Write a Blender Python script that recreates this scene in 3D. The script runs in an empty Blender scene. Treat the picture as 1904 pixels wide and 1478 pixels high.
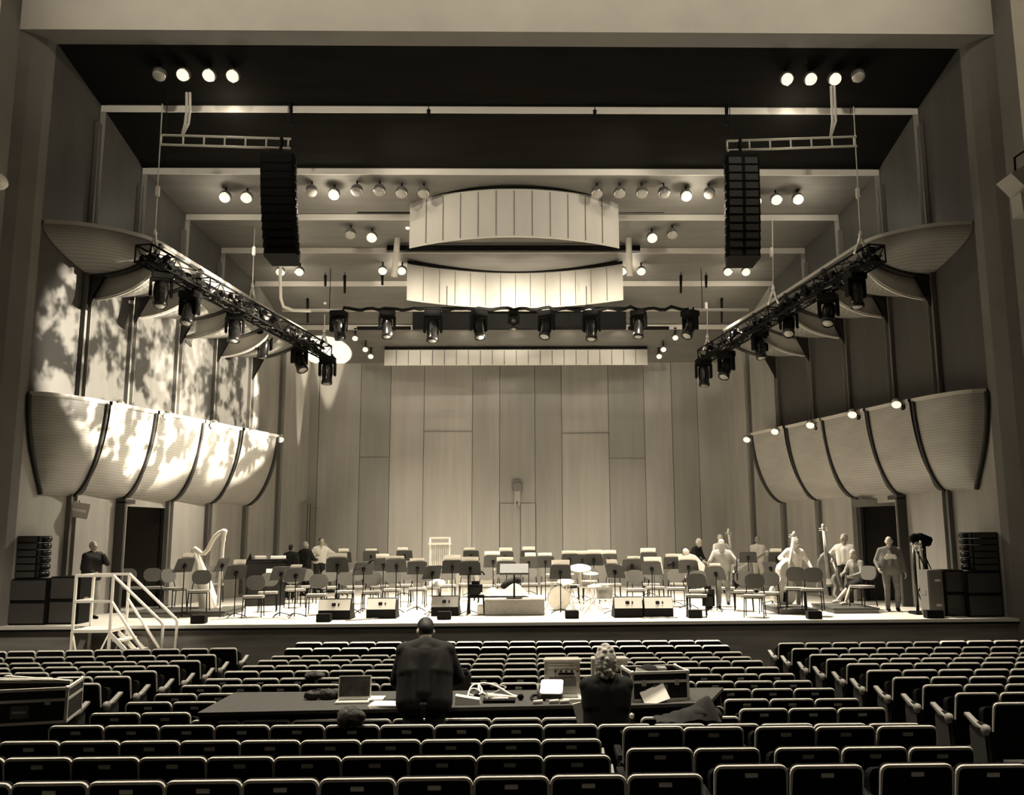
import bpy, bmesh, math, random
import numpy as np
from mathutils import Vector, Matrix, Euler, Quaternion
S = bpy.context.scene
COL = S.collection
random.seed(7)
R = math.radians
# ---------------------------------------------------------------- camera
CAM_F, CAM_PX, CAM_PY = 1650.0, 1004.0, 739.0
CAM_POS = Vector((0.19, 0.0, 1.8))
_p, _y, _r = R(8.86), R(-1.19), R(0.36)
CAM_ROT = (Matrix.Rotation(_y, 3, 'Z') @ Matrix.Rotation(_p, 3, 'X') @ Matrix.Rotation(_r, 3, 'Y'))
cam_data = bpy.data.cameras.new('camera')
cam_data.sensor_width = 36.0
cam_data.lens = CAM_F / 1904.0 * 36.0
cam_data.shift_x = (952.0 - CAM_PX) / 1904.0
cam_data.clip_end = 200
cam = bpy.data.objects.new('camera', cam_data)
COL.objects.link(cam)
_m = Matrix(((CAM_ROT[0][0], CAM_ROT[0][2], -CAM_ROT[0][1]), (CAM_ROT[1][0], CAM_ROT[1][2], -CAM_ROT[1][1]), (CAM_ROT[2][0], CAM_ROT[2][2], -CAM_ROT[2][1])))
cam.matrix_world = Matrix.Translation(CAM_POS) @ _m.to_4x4()
S.camera = cam
# ---------------------------------------------------------------- view, world
S.view_settings.view_transform = 'Standard'
S.view_settings.look = 'None'
S.view_settings.exposure = 1.25
S.view_settings.gamma = 1.0
S.view_settings.use_curve_mapping = False
W = bpy.data.worlds.new('world'); S.world = W; W.use_nodes = True
W.node_tree.nodes['Background'].inputs[0].default_value = (1, .88, .68, 1)
W.node_tree.nodes['Background'].inputs[1].default_value = 0.003
LT = (1.0, 0.90, 0.725)
def spot(name, loc, target, watts, angle=70, blend=.6, radius=.12, nodes=None):
    d = bpy.data.lights.new(name, 'SPOT'); d.energy = watts; d.color = LT
    d.spot_size = R(angle); d.spot_blend = blend; d.shadow_soft_size = radius
    o = bpy.data.objects.new(name, d); COL.objects.link(o); o.location = loc
    o.rotation_euler = (Vector(target) - Vector(loc)).to_track_quat('-Z', 'Y').to_euler()
    if nodes: nodes(d)
    return o
def gobo(scale, lo, hi):
    """breakup pattern in front of the lamp: blotches thrown by the lantern itself"""
    def f(d):
        d.use_nodes = True
        nt = d.node_tree; N = nt.nodes; L = nt.links
        em = N['Emission']
        tc = N.new('ShaderNodeTexCoord'); mp = N.new('ShaderNodeMapping')
        mp.inputs['Scale'].default_value = (scale, scale * .8, scale * .5)
        mp.inputs['Rotation'].default_value = (0.3, .6, .2)
        no = N.new('ShaderNodeTexNoise'); no.inputs['Scale'].default_value = 1.0; no.inputs['Detail'].default_value = 3.0
        no.inputs['Roughness'].default_value = .55
        cr = N.new('ShaderNodeValToRGB')
        cr.color_ramp.elements[0].position = lo; cr.color_ramp.elements[0].color = (.12, .12, .12, 1)
        cr.color_ramp.elements[1].position = hi; cr.color_ramp.elements[1].color = (1, 1, 1, 1)
        L.new(tc.outputs['Normal'], mp.inputs['Vector']); L.new(mp.outputs['Vector'], no.inputs['Vector'])
        L.new(no.outputs[0], cr.inputs[0]); L.new(cr.outputs[0], em.inputs['Strength'])
    return f
# stage wash: the lit globe lamps under the stage ceiling light the platform (positions match the lamp things below)
K = 1.0
for (x, y, z, w) in [(-7.6, 20.6, 12.2, 420), (-6.9, 20.6, 12.2, 420), (-6.3, 20.6, 12.2, 420), (6.3, 20.6, 12.2, 420), (6.9, 20.6, 12.2, 420), (7.6, 20.6, 12.2, 420)]:
    spot('stage_downlight', (x, y, z - .5), (x * .45, 24.0, 0), w * 2.2, 44, .8, .18)
for (x, y, z, w) in [(-4.9, 23.3, 10.6, 1700), (4.9, 23.3, 10.6, 1700), (-3.9, 25.2, 10.1, 1500), (3.9, 25.2, 10.1, 1500), (-1.2, 24.4, 9.6, 1500), (1.2, 24.4, 9.6, 1500)]:
    spot('stage_wash', (x, y, z), (x * .75, y - 1.8, 0), w * K, 78, .9, .2)
for (x, y, z, w) in [(-6.9, 27.4, 9.3, 800), (-3.4, 27.4, 9.3, 900), (3.4, 27.4, 9.3, 900), (6.9, 27.4, 9.3, 600), (0, 27.0, 8.7, 900)]:
    spot('stage_backlight', (x, y, z), (x * .85, y + .9, 0), w * .95, 84, .9, .2)
# bright reflector over the back of the stage, lifted by added spots without fixtures
for x, w in ((-2.4, 90), (-.8, 190), (.8, 190), (2.4, 90)):
    spot('reflector_fill', (x, 24.9, 8.75), (x * 1.1, 27.2, 9.3), w, 75, .9, .05)
for x in (-3.6, -1.8, 0, 1.8, 3.6):
    spot('rear_strip_fill', (x, 29.8, 8.75), (x, 31.0, 7.9), 17, 110, 1, .04)  # added spots brighten the long rear reflector strip
# house light over the stalls: weak, from high behind and above
for x in (-7, 0, 7):
    spot('house_light', (x, 9.0, 15.8), (x * 1.0, 18.7, 14.6), 900, 60, 1, .4)
for x in (-7, 0, 7):
    spot('house_light', (x, 13.5, 16.2), (x, 9.5, -1), 4500, 75, 1, .4)
spot('house_light', (0, 8.0, 15.0), (0, 19.2, -.6), 700, 75, 1, .4)
# added pair of spots in mid-air brightens the front reflector's face
for sx in (-1, 1):
    spot('reflector_fill', (sx * 4.2, 19.9, 11.0), (sx * 1.6, 23.0, 10.9), 95, 75, 1, .1)
# glow of the lit globes on boards and strips around them
for (x, y, z, w) in [(-7.0, 20.55, 12.05, 10), (7.0, 20.55, 12.05, 10), (-8.1, 23.2, 10.5, 12), (8.1, 23.2, 10.5, 12), (-4.9, 23.0, 10.55, 24), (4.9, 23.0, 10.55, 24), (-7.2, 27.0, 9.9, 12), (7.2, 27.0, 9.9, 12), (-3.7, 27.0, 9.9, 10), (3.7, 27.0, 9.9, 10)]:
    d = bpy.data.lights.new('globe_glow', 'POINT'); d.energy = w; d.color = LT; d.shadow_soft_size = .12
    o = bpy.data.objects.new('globe_glow', d); COL.objects.link(o); o.location = (x, y, z)
# edge washes added without fixtures to brighten the platform's front and ends
for sx in (-1, 0, 1):
    spot('stage_wash', (sx * 3.4, 21.9, 10.9), (sx * 3.6, 20.4, 0), 700, 50, .9, .2)  # added wash, no globe lamp here
for sx, w in ((-1, 1100), (1, 3400)):
    spot('stage_wash', (sx * 4.9, 23.0, 10.3), (sx * 5.9, 20.9, 0), w, 52, .9, .2)  # added wash, no globe lamp here
# cross light added in mid-air to brighten the ends of the platform
spot('cross_fill', (-3.0, 27.2, 8.5), (-9.3, 22.2, .9), 1900, 50, .8, .15)
spot('cross_fill', (3.0, 27.2, 8.5), (7.8, 20.9, .5), 2000, 36, .8, .15)
spot('stair_fill', (-4.0, 9.0, 15.6), (-9.0, 18.7, -.3), 3600, 17, .6, .1)  # added high spot brightens the portable stairs
spot('desk_fill', (0, 7.0, 14.5), (0.3, 9.8, .1), 1150, 24, .8, .1)  # added overhead spot lifts the papers and mixing table
# two narrow uplights standing on the floor in the far left corner
spot('uplight', (-6.85, 31.45, .3), (-6.85, 31.40, 8), 8000, 13.4, .12, .02)
spot('uplight', (-7.28, 31.2, .3), (-7.33, 31.2, 8), 5000, 9.0, .12, .02)
# moving heads that are on: leaf break-up on the left wall, two hot spots at the far end of the left truss
spot('gobo_beam', (7.6, 21.4, 7.6), (-9.9, 22.9, 6.25), 46000, 22, .3, .03, gobo(30, .45, .56))
spot('gobo_beam', (7.0, 25.0, 7.3), (-9.0, 26.0, 5.9), 31000, 20, .3, .03, gobo(30, .45, .56))
# ---------------------------------------------------------------- pixel helper: where a line of sight meets a depth or a level
def ray(u, v):
    return CAM_ROT @ Vector(((u - CAM_PX) / CAM_F, 1.0, (CAM_PY - v) / CAM_F))
def at(u, v, Y):
    d = ray(u, v); return CAM_POS + d * (Y / d.y)
def atz(u, v, z=0.0):
    d = ray(u, v); return CAM_POS + d * ((z - CAM_POS.z) / d.z)
# ---------------------------------------------------------------- materials
def mat(name, g, rough=.6, metal=0.0, noise=0.0, nscale=(3, 3, 3), bands=None, emit=0.0, spec=.3, tint=(1, .95, .86)):
    m = bpy.data.materials.new(name); m.use_nodes = True
    N = m.node_tree.nodes; L = m.node_tree.links; b = N['Principled BSDF']
    c = (g * tint[0], g * tint[1], g * tint[2], 1)
    b.inputs['Base Color'].default_value = c
    b.inputs['Roughness'].default_value = rough; b.inputs['Metallic'].default_value = metal
    b.inputs['Specular IOR Level'].default_value = spec
    if noise or bands:
        tc = N.new('ShaderNodeTexCoord'); mp = N.new('ShaderNodeMapping')
        mp.inputs['Scale'].default_value = nscale
        L.new(tc.outputs['Object'], mp.inputs['Vector'])
        no = N.new('ShaderNodeTexNoise'); no.inputs['Scale'].default_value = 1.0; no.inputs['Detail'].default_value = 5
        L.new(mp.outputs['Vector'], no.inputs['Vector'])
        cr = N.new('ShaderNodeValToRGB')
        for k, s in ((0, 1 - noise), (1, 1 + noise)):
            cr.color_ramp.elements[k].position = .3 + .4 * k
            cr.color_ramp.elements[k].color = (c[0] * s, c[1] * s, c[2] * s, 1)
        L.new(no.outputs[0], cr.inputs[0]); out = cr.outputs[0]
        if bands:
            wv = N.new('ShaderNodeTexWave'); wv.bands_direction = 'Z'; wv.inputs['Scale'].default_value = bands[0]
            wv.inputs['Distortion'].default_value = bands[2] if len(bands) > 2 else .6
            wv.inputs['Detail'].default_value = 2; wv.inputs['Detail Scale'].default_value = .4
            L.new(tc.outputs['Object'], wv.inputs['Vector'])
            mr = N.new('ShaderNodeMapRange'); mr.inputs['To Min'].default_value = 1 - bands[1]; mr.inputs['To Max'].default_value = 1
            L.new(wv.outputs[0], mr.inputs['Value'])
            mx = N.new('ShaderNodeVectorMath'); mx.operation = 'SCALE'
            L.new(out, mx.inputs[0]); L.new(mr.outputs[0], mx.inputs['Scale']); out = mx.outputs[0]
        L.new(out, b.inputs['Base Color'])
    if emit:
        b.inputs['Emission Color'].default_value = (1, .875, .665, 1); b.inputs['Emission Strength'].default_value = emit
    return m
M = {}
M['plaster'] = mat('pale plaster', .60, .9, noise=.05, nscale=(1.2, 1.2, 1.2))
M['reveal'] = mat('grey plaster reveal', .16, .9, noise=.06, nscale=(1, 1, 1))
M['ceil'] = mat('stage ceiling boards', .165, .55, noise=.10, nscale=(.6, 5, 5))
M['ceil_shade'] = mat('stage ceiling shade-toned boards', .014, .9, spec=0.0, noise=.12, nscale=(.6, 5, 5))  # shade of the front ceiling panels put into the board colour
M['lip'] = mat('portal edge strip', .68, .45, noise=.06, nscale=(1, 1, 1))
M['lip_side'] = mat('portal side strip', .30, .5, noise=.06, nscale=(1, 1, 1))
M['sidewall_shade'] = mat('upper side wall shade-toned veneer', .07, .5, noise=.10, nscale=(3, 3, .5))  # same veneer as below, shade of the upper wall put into its colour
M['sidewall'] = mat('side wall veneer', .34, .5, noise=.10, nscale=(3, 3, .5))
M['wood0'] = mat('back wall veneer mid', .34, .5, noise=.07, nscale=(5, 5, .35))
M['wood1'] = mat('back wall veneer dark', .275, .5, noise=.07, nscale=(5, 5, .35))
M['wood2'] = mat('back wall veneer pale', .42, .5, noise=.07, nscale=(5, 5, .35))
M['seam'] = mat('dark joint', .05, .8)
M['pilaster'] = mat('side wall dark fin', .12, .5, noise=.1, nscale=(3, 3, .6))
M['stage'] = mat('stage floor maple', .62, .45, noise=.05, nscale=(.7, 8, 1))
M['apron'] = mat('stage front dark veneer', .20, .5, noise=.25, nscale=(.8, 1, 9))
M['carpet'] = mat('dark carpet', .04, .95, noise=.2, nscale=(30, 30, 30))
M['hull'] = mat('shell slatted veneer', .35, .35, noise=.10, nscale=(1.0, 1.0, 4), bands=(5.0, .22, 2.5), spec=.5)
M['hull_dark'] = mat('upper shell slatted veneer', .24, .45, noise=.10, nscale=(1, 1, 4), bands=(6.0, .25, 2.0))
M['rib'] = mat('shell rib', .035, .5)
M['rim'] = mat('shell rim', .5, .4)
M['canopy'] = mat('reflector panels', .70, .5, noise=.04, nscale=(2, 2, .5))
M['black'] = mat('black paint', .006, .6, spec=.12)
M['blackgloss'] = mat('black gloss', .012, .25, spec=.5)
M['darkgrey'] = mat('dark grey paint', .05, .5)
M['midgrey'] = mat('mid grey paint', .16, .6)
M['grey'] = mat('grey paint', .30, .6)
M['steel'] = mat('bright steel', .65, .35, metal=.6)
M['alu'] = mat('aluminium tube', .72, .4, metal=.2)
M['white'] = mat('white', .85, .6)
M['paper'] = mat('paper', .92, .8)
M['lens_on'] = mat('lamp lens lit', .3, .3, emit=.48)
M['lens_off'] = mat('lamp lens off', .35, .25)
M['globe'] = mat('lamp housing', .10, .35, spec=.6)
M['chrome'] = mat('chrome housing', .7, .2, metal=.9)
M['seat_back'] = mat('seat back dark cloth', .010, .9, noise=.15, nscale=(25, 25, 25), spec=.05)
M['seat_trim'] = mat('seat edge with light in colour', .66, .8, noise=.12, nscale=(9, 9, 9))
M['plate'] = mat('seat number plate', .75, .5)
M['arm'] = mat('armrest pale wood', .26, .5, noise=.1, nscale=(6, 20, 6))
M['chair_cloth'] = mat('chair grey cloth', .13, .9, noise=.1, nscale=(20, 20, 20))
M['chair_seat'] = mat('chair pale cloth', .26, .9, noise=.1, nscale=(20, 20, 20))
M['stand'] = mat('stand desk', .035, .5)
M['stand_b'] = mat('stand desk black', .018, .5)
M['wood_light'] = mat('pale varnished wood', .62, .35, noise=.1, nscale=(4, 4, 20), spec=.5)
M['wood_bass'] = mat('varnished bass wood', .34, .3, noise=.15, nscale=(4, 4, 12), spec=.5)
M['wood_brown'] = mat('dark varnished wood', .14, .3, noise=.15, nscale=(4, 4, 12), spec=.5)
M['skin'] = mat('skin', .50, .55, tint=(1, .88, .74))
M['hair_dark'] = mat('dark hair', .02, .6)
M['hair_grey'] = mat('grey hair', .35, .7)
M['hair_pale'] = mat('pale hair', .55, .7)
M['knit'] = mat('pale knitted wool', .42, .95, noise=.35, nscale=(28, 28, 45))
M['cloth_black'] = mat('black cloth', .012, .9, noise=.2, nscale=(8, 8, 8))
M['cloth_dark'] = mat('dark cloth', .022, .9, noise=.2, nscale=(8, 8, 8))
M['cloth_grey'] = mat('grey cloth', .16, .9, noise=.12, nscale=(8, 8, 8))
M['cloth_mid'] = mat('mid grey cloth', .26, .9, noise=.12, nscale=(8, 8, 8))
M['cloth_white'] = mat('white cloth', .75, .9, noise=.05, nscale=(8, 8, 8))
M['denim'] = mat('denim', .20, .9, noise=.25, nscale=(9, 9, 9))
M['podium'] = mat('podium carpet', .30, .95, noise=.15, nscale=(30, 30, 30))
M['tabletop'] = mat('grey table top', .058, .8, noise=.15, nscale=(60, 60, 60))
M['case'] = mat('black laminate', .012, .45)
M['screen'] = mat('dark laptop screen', .045, .35, noise=.4, nscale=(14, 14, 14))
M['fur'] = mat('dark fluffy wool', .06, .95, noise=.4, nscale=(30, 30, 30))
M['panel_sign'] = mat('pale panel', .55, .7, noise=.05, nscale=(3, 3, 3))
# ---------------------------------------------------------------- mesh builder
class MB:
    def __init__(s): s.bm = bmesh.new(); s.mats = []
    def _mi(s, m):
        if m is None: return 0
        if m not in s.mats: s.mats.append(m)
        return s.mats.index(m)
    def face(s, pts, m=None):
        vs = [s.bm.verts.new(p) for p in pts]
        f = s.bm.faces.new(vs); f.material_index = s._mi(m); return f
    def box(s, c, d, rot=None, m=None, bev=0.0):
        r = bmesh.ops.create_cube(s.bm, size=1.0)
        vs = r['verts']
        Mx = Matrix.Translation(Vector(c)) @ (rot.to_4x4() if rot is not None else Matrix()) @ Matrix.Diagonal((d[0], d[1], d[2], 1))
        bmesh.ops.transform(s.bm, matrix=Mx, verts=vs)
        fs = list({f for v in vs for f in v.link_faces})
        for f in fs: f.material_index = s._mi(m)
        if bev:
            es = list({e for v in vs for e in v.link_edges})
            bmesh.ops.bevel(s.bm, geom=es, offset=bev, segments=2, affect='EDGES', clamp_overlap=True)
        return s
    def cyl(s, p0, p1, r0, r1=None, n=10, m=None, caps=True):
        p0 = Vector(p0); p1 = Vector(p1); r1 = r0 if r1 is None else r1
        d = p1 - p0; L = d.length
        if L < 1e-6: return s
        q = d.to_track_quat('Z', 'Y').to_matrix()
        a = []; b = []
        for i in range(n):
            t = 2 * math.pi * i / n
            o = q @ Vector((math.cos(t), math.sin(t), 0))
            a.append(s.bm.verts.new(p0 + o * r0)); b.append(s.bm.verts.new(p1 + o * r1))
        k = s._mi(m)
        for i in range(n):
            f = s.bm.faces.new((a[i], a[(i + 1) % n], b[(i + 1) % n], b[i])); f.material_index = k; f.smooth = n > 6
        if caps:
            f = s.bm.faces.new(a[::-1]); f.material_index = k
            f = s.bm.faces.new(b); f.material_index = k
        return s
    def tube(s, pts, r, n=8, m=None):
        pts = [Vector(p) for p in pts]; k = s._mi(m); rings = []
        rr = r if isinstance(r, (list, tuple)) else [r] * len(pts)
        up = None
        for i, p in enumerate(pts):
            d = (pts[min(i + 1, len(pts) - 1)] - pts[max(i - 1, 0)]).normalized()
            if up is None:
                up = Vector((0, 0, 1)) if abs(d.z) < .9 else Vector((1, 0, 0))
            x = d.cross(up).normalized(); up = x.cross(d).normalized()
            rings.append([s.bm.verts.new(p + (x * math.cos(2 * math.pi * j / n) + up * math.sin(2 * math.pi * j / n)) * rr[i]) for j in range(n)])
        for a, b in zip(rings, rings[1:]):
            for j in range(n):
                f = s.bm.faces.new((a[j], a[(j + 1) % n], b[(j + 1) % n], b[j])); f.material_index = k; f.smooth = True
        f = s.bm.faces.new(rings[0][::-1]); f.material_index = k
        f = s.bm.faces.new(rings[-1]); f.material_index = k
        return s
    def lathe(s, prof, c=(0, 0, 0), axis=None, n=16, m=None):
        q = Vector(axis).to_track_quat('Z', 'Y').to_matrix() if axis is not None else Matrix.Identity(3)
        c = Vector(c); k = s._mi(m); rings = []
        for (r, z) in prof:
            if r < 1e-5: rings.append([s.bm.verts.new(c + q @ Vector((0, 0, z)))])
            else: rings.append([s.bm.verts.new(c + q @ Vector((r * math.cos(2 * math.pi * j / n), r * math.sin(2 * math.pi * j / n), z))) for j in range(n)])
        for a, b in zip(rings, rings[1:]):
            for j in range(n):
                if len(a) == 1 and len(b) == 1: continue
                if len(a) == 1: vs = (a[0], b[(j + 1) % n], b[j])
                elif len(b) == 1: vs = (a[j], a[(j + 1) % n], b[0])
                else: vs = (a[j], a[(j + 1) % n], b[(j + 1) % n], b[j])
                f = s.bm.faces.new(vs); f.material_index = k; f.smooth = True
        return s
    def ball(s, c, r, n=12, m=None, rot=None):
        r = (r, r, r) if not isinstance(r, (list, tuple)) else r
        res = bmesh.ops.create_uvsphere(s.bm, u_segments=n, v_segments=max(6, n * 2 // 3), radius=1)
        Mx = Matrix.Translation(Vector(c)) @ (rot.to_4x4() if rot is not None else Matrix()) @ Matrix.Diagonal((r[0], r[1], r[2], 1))
        bmesh.ops.transform(s.bm, matrix=Mx, verts=res['verts'])
        for f in {f for v in res['verts'] for f in v.link_faces}: f.material_index = s._mi(m); f.smooth = True
        return s
    def grid(s, rows, m=None, smooth=True, close=False):
        k = s._mi(m); V = [[s.bm.verts.new(p) for p in r] for r in rows]
        for a, b in zip(V, V[1:]):
            n = len(a)
            for j in range(n if close else n - 1):
                f = s.bm.faces.new((a[j], a[(j + 1) % n], b[(j + 1) % n], b[j])); f.material_index = k; f.smooth = smooth
        return s
    def prism(s, poly, t, frame=None, m=None):
        """polygon in local xz, thickness t along local y (centred)"""
        fr = frame or Matrix(); k = s._mi(m)
        a = [s.bm.verts.new(fr @ Vector((p[0], -t / 2, p[1]))) for p in poly]
        b = [s.bm.verts.new(fr @ Vector((p[0], t / 2, p[1]))) for p in poly]
        n = len(poly)
        f = s.bm.faces.new(a); f.material_index = k
        f = s.bm.faces.new(b[::-1]); f.material_index = k
        for i in range(n):
            f = s.bm.faces.new((a[i], b[i], b[(i + 1) % n], a[(i + 1) % n])); f.material_index = k
        return s
    def cap(s, p0, p1, r0, r1=None, n=12):
        """closed tapered capsule"""
        p0 = Vector(p0); p1 = Vector(p1); r1 = r0 if r1 is None else r1
        d = p1 - p0
        if d.length < 1e-5: return s.ball(p0, r0, n)
        q = d.to_track_quat('Z', 'Y').to_matrix(); prof = []
        for a in (-90, -60, -30, 0): prof.append((r0 * math.cos(R(a)), r0 * math.sin(R(a))))
        for a in (0, 30, 60, 90): prof.append((r1 * math.cos(R(a)), d.length + r1 * math.sin(R(a))))
        return s.lathe(prof, p0, d, n)
    def build(s, name, m=None, parent=None, sharp=False, xf=None, recalc=True):
        if recalc: bmesh.ops.recalc_face_normals(s.bm, faces=s.bm.faces)
        me = bpy.data.meshes.new(name); s.bm.to_mesh(me); s.bm.free()
        if s.mats:
            for k in s.mats: me.materials.append(M[k])
        else: me.materials.append(M[m] if isinstance(m, str) else m)
        o = bpy.data.objects.new(name, me); COL.objects.link(o)
        if parent is not None: o.parent = parent
        return o
def rbox_poly(w, h, r, n=4, top_only=False):
    """rounded rectangle outline centred on x, from z=0 to h"""
    pts = []
    cs = [(w / 2 - r, r, -90), (w / 2 - r, h - r, 0), (-w / 2 + r, h - r, 90), (-w / 2 + r, r, 180)]
    for i, (cx, cz, a0) in enumerate(cs):
        if top_only and i in (0, 3):
            pts.append(((w / 2) * (1 if i == 0 else -1), 0)); continue
        for j in range(n + 1):
            a = R(a0 + 90 * j / n); pts.append((cx + r * math.cos(a), cz + r * math.sin(a)))
    return pts
def tag(o, label=None, cat=None, group=None, kind=None):
    if label: o['label'] = label
    if cat: o['category'] = cat
    if group: o['group'] = group
    if kind: o['kind'] = kind
    return o
def thing(name, label, cat, loc=(0, 0, 0), rz=0.0, group=None):
    o = bpy.data.objects.new(name, None); COL.objects.link(o); o.empty_display_size = .1
    o.location = loc; o.rotation_euler = (0, 0, rz)
    return tag(o, label, cat, group)
def struct(name, mb, m=None):
    o = mb.build(name, m); o['kind'] = 'structure'; return o
def copy_tree(o, parent=None):
    c = o.copy(); COL.objects.link(c)
    if parent is not None: c.parent = parent
    for ch in o.children: copy_tree(ch, c)
    return c
_ones = ['zeroth', 'first', 'second', 'third', 'fourth', 'fifth', 'sixth', 'seventh', 'eighth', 'ninth', 'tenth', 'eleventh', 'twelfth', 'thirteenth', 'fourteenth', 'fifteenth', 'sixteenth', 'seventeenth', 'eighteenth', 'nineteenth', 'twentieth']
def nth(k):
    return _ones[k] if k <= 20 else ('twenty-' + _ones[k - 20] if k < 30 else str(k) + 'th')
# ================================================================ SHELL
PY = [19.5, 21.03, 22.65, 24.53, 26.3, 28.2, 30.1, 32.1]
PZ = [13.3, 12.5, 11.55, 10.97, 10.56, 10.06, 9.05, 8.08]
LIPH = .17; LIPW = .13
def wx(Y): return 10.69 - .252 * (Y - 19.5)
PW = [wx(y) for y in PY]
# stage floor and stage front
b = MB()
b.box((0, 26.1, -.06), (24, 13.8, .12)); st = struct('floor_stage', b, 'stage')
b = MB(); b.box((0, 19.35, -.72), (23.0, .16, 1.2)); struct('trim_25', b, 'apron')
b = MB(); b.box((0, 19.22, -.09), (23.0, .05, .05)); struct('trim_26', b, 'black')
# auditorium floor: rakes down towards the stage
b = MB()
b.grid([[(-14, -3, .05 - .30), (14, -3, .05 - .30)], [(-14, 6.2, -.64), (14, 6.2, -.64)], [(-14, 17.7, -1.13), (14, 17.7, -1.13)], [(-14, 19.5, -1.2), (14, 19.5, -1.2)]], smooth=False)
struct('floor', b, 'carpet')
# stage ceiling: stepped panels, each with a strip below its far edge
b = MB()
for i in range(7):
    zl = PZ[i] - (LIPH if i else 0); w0 = PW[i] + .05
    z1 = PZ[i + 1]; w1 = PW[i] + .05
    y0, y1 = PY[i], PY[i + 1] + .06
    b.grid([[(-w0, y0, zl), (w0, y0, zl)], [(-w1, y1, z1), (w1, y1, z1)]], m='ceil_shade' if i < 2 else 'ceil', smooth=False)
    b.grid([[(-w0, y0, zl + .08), (w0, y0, zl + .08)], [(-w1, y1, z1 + .08), (w1, y1, z1 + .08)]], m='ceil_shade', smooth=False)
struct('ceiling', b)
for i in range(1, 7):
    b = MB(); y = PY[i]; z = PZ[i]; w = PW[i]
    b.box((0, y, z - LIPH / 2), (2 * w - .02, .05, LIPH)); struct('trim_%d' % i, b, 'lip')
# slots: the dark gap above every strip
for i in range(1, 7):
    b = MB(); b.box((0, PY[i] + .02, PZ[i] + .05), (2 * PW[i] - .3, .05, .07)); struct('trim_%d' % (i + 6), b, 'seam')
# side walls: one panel per bay, stepped inwards at every portal
DOORBAY = 2   # between the third and fourth portal stands the doorway
for side, sx in (('left', -1), ('right', 1)):
    b = MB()
    for i in range(7):
        y0, y1 = PY[i], PY[i + 1]; x0 = PW[i] - (LIPW if i else 0); x1 = PW[i + 1]
        zt0 = PZ[i]; zt1 = PZ[i + 1]
        def q(pts, m='sidewall'):
            b.face([(sx * x, y, z) for x, y, z in pts], m)
        if i == DOORBAY:
            ya, yb = 22.72, 24.35
            xa = x0 + (x1 - x0) * (ya - y0) / (y1 - y0); xb = x0 + (x1 - x0) * (yb - y0) / (y1 - y0)
            q([(x0, y0, 0), (xa, ya, 0), (xa, ya, 2.6), (x0, y0, 2.6)])
            q([(xb, yb, 0), (x1, y1, 0), (x1, y1, 2.6), (xb, yb, 2.6)])
            q([(x0, y0, 2.6), (x1, y1, 2.6), (x1, y1, 4.6), (x0, y0, 4.6)])
        else:
            q([(x0, y0, 0), (x1, y1, 0), (x1, y1, 4.6), (x0, y0, 4.6)])
        q([(x0, y0, 4.6), (x1, y1, 4.6), (x1, y1, zt1), (x0, y0, zt0)], 'sidewall_shade' if i < 5 else 'sidewall')
    struct('wall_' + side, b)
    # fins at the portals
    b = MB()
    for i in range(1, 7):
        x = PW[i]
        b.box((sx * (x - LIPW / 2 + .03), PY[i] + .02, PZ[i] / 2), (LIPW + .06, .06, PZ[i] - .05), m='lip_side' if sx < 0 else 'lip_side')
        b.box((sx * (x - .02), PY[i] - .12, PZ[i] / 2 - .2), (.10, .10, PZ[i] - .6), m='pilaster')
    struct('trim_21' if sx < 0 else 'trim_22', b)
    # dark passage behind the doorway
    b = MB(); xo = PW[3] + .1
    xm = sx * (PW[2] - .3)
    b.box((xm + sx * 1.6, 23.5, 1.3), (.1, 2.2, 2.8), m='midgrey')
    b.box((xm + sx * .9, 22.5, 1.3), (1.6, .1, 2.8), m='darkgrey'); b.box((xm + sx * .9, 24.7, 1.3), (1.6, .1, 2.8), m='darkgrey')
    b.box((xm + sx * .9, 23.6, 2.72), (1.6, 2.3, .1), m='darkgrey')
    struct('wall_passage_' + side, b)
# back wall of vertical veneer panels
edges = [(560, 1), (590, 0), (668, 1), (724, 2), (787, 2), (878, 0), (929, 1), (995, 1), (1045, 0), (1133, 1), (1200, 0), (1252, 1), (1300, 0), (1350, None)]
b = MB()
for (u0, k), (u1, _) in zip(edges, edges[1:]):
    x0 = at(u0, 860, 32.1).x; x1 = at(u1, 860, 32.1).x
    if u0 == 560: x0 = -7.9
    if u1 == 1350: x1 = 7.9
    off = (.02, .0, .03)[k]
    b.box(((x0 + x1) / 2, 32.2 + off, 4.15), (x1 - x0 - .02, .2, 8.6), m='wood%d' % k)
    b.box((x1, 32.26, 4.15), (.03, .2, 8.6), m='pilaster')
struct('wall_back', b)
# horizontal joints of the veneer and the centre doors
b = MB()
for (u0, u1, v) in [(929, 995, 935), (668, 724, 850), (787, 878, 802), (1045, 1133, 805), (1133, 1200, 852), (560, 590, 945), (1395, 1420, 985)]:
    p = at((u0 + u1) / 2, v, 32.09); x0 = at(u0, v, 32.09).x; x1 = at(u1, v, 32.09).x
    b.box((p.x, 32.095, p.z), (x1 - x0, .02, .014))
struct('trim_24', b, 'pilaster')
def door_leaf(name, u0, u1, v0, Y=32.08):
    p0 = at(u0, v0, Y); p1 = at(u1, v0, Y)
    b = MB(); b.box(((p0.x + p1.x) / 2, Y + .02, p0.z / 2), (p1.x - p0.x, .03, p0.z), m='wood1')
    for x in (p0.x, p1.x, (p0.x + p1.x) / 2 + .1): b.box((x, Y, p0.z / 2), (.02, .02, p0.z), m='seam')
    struct(name, b)
door_leaf('door_1', 929, 996, 936)
door_leaf('door_2', 557, 577, 936, 31.6)
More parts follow.
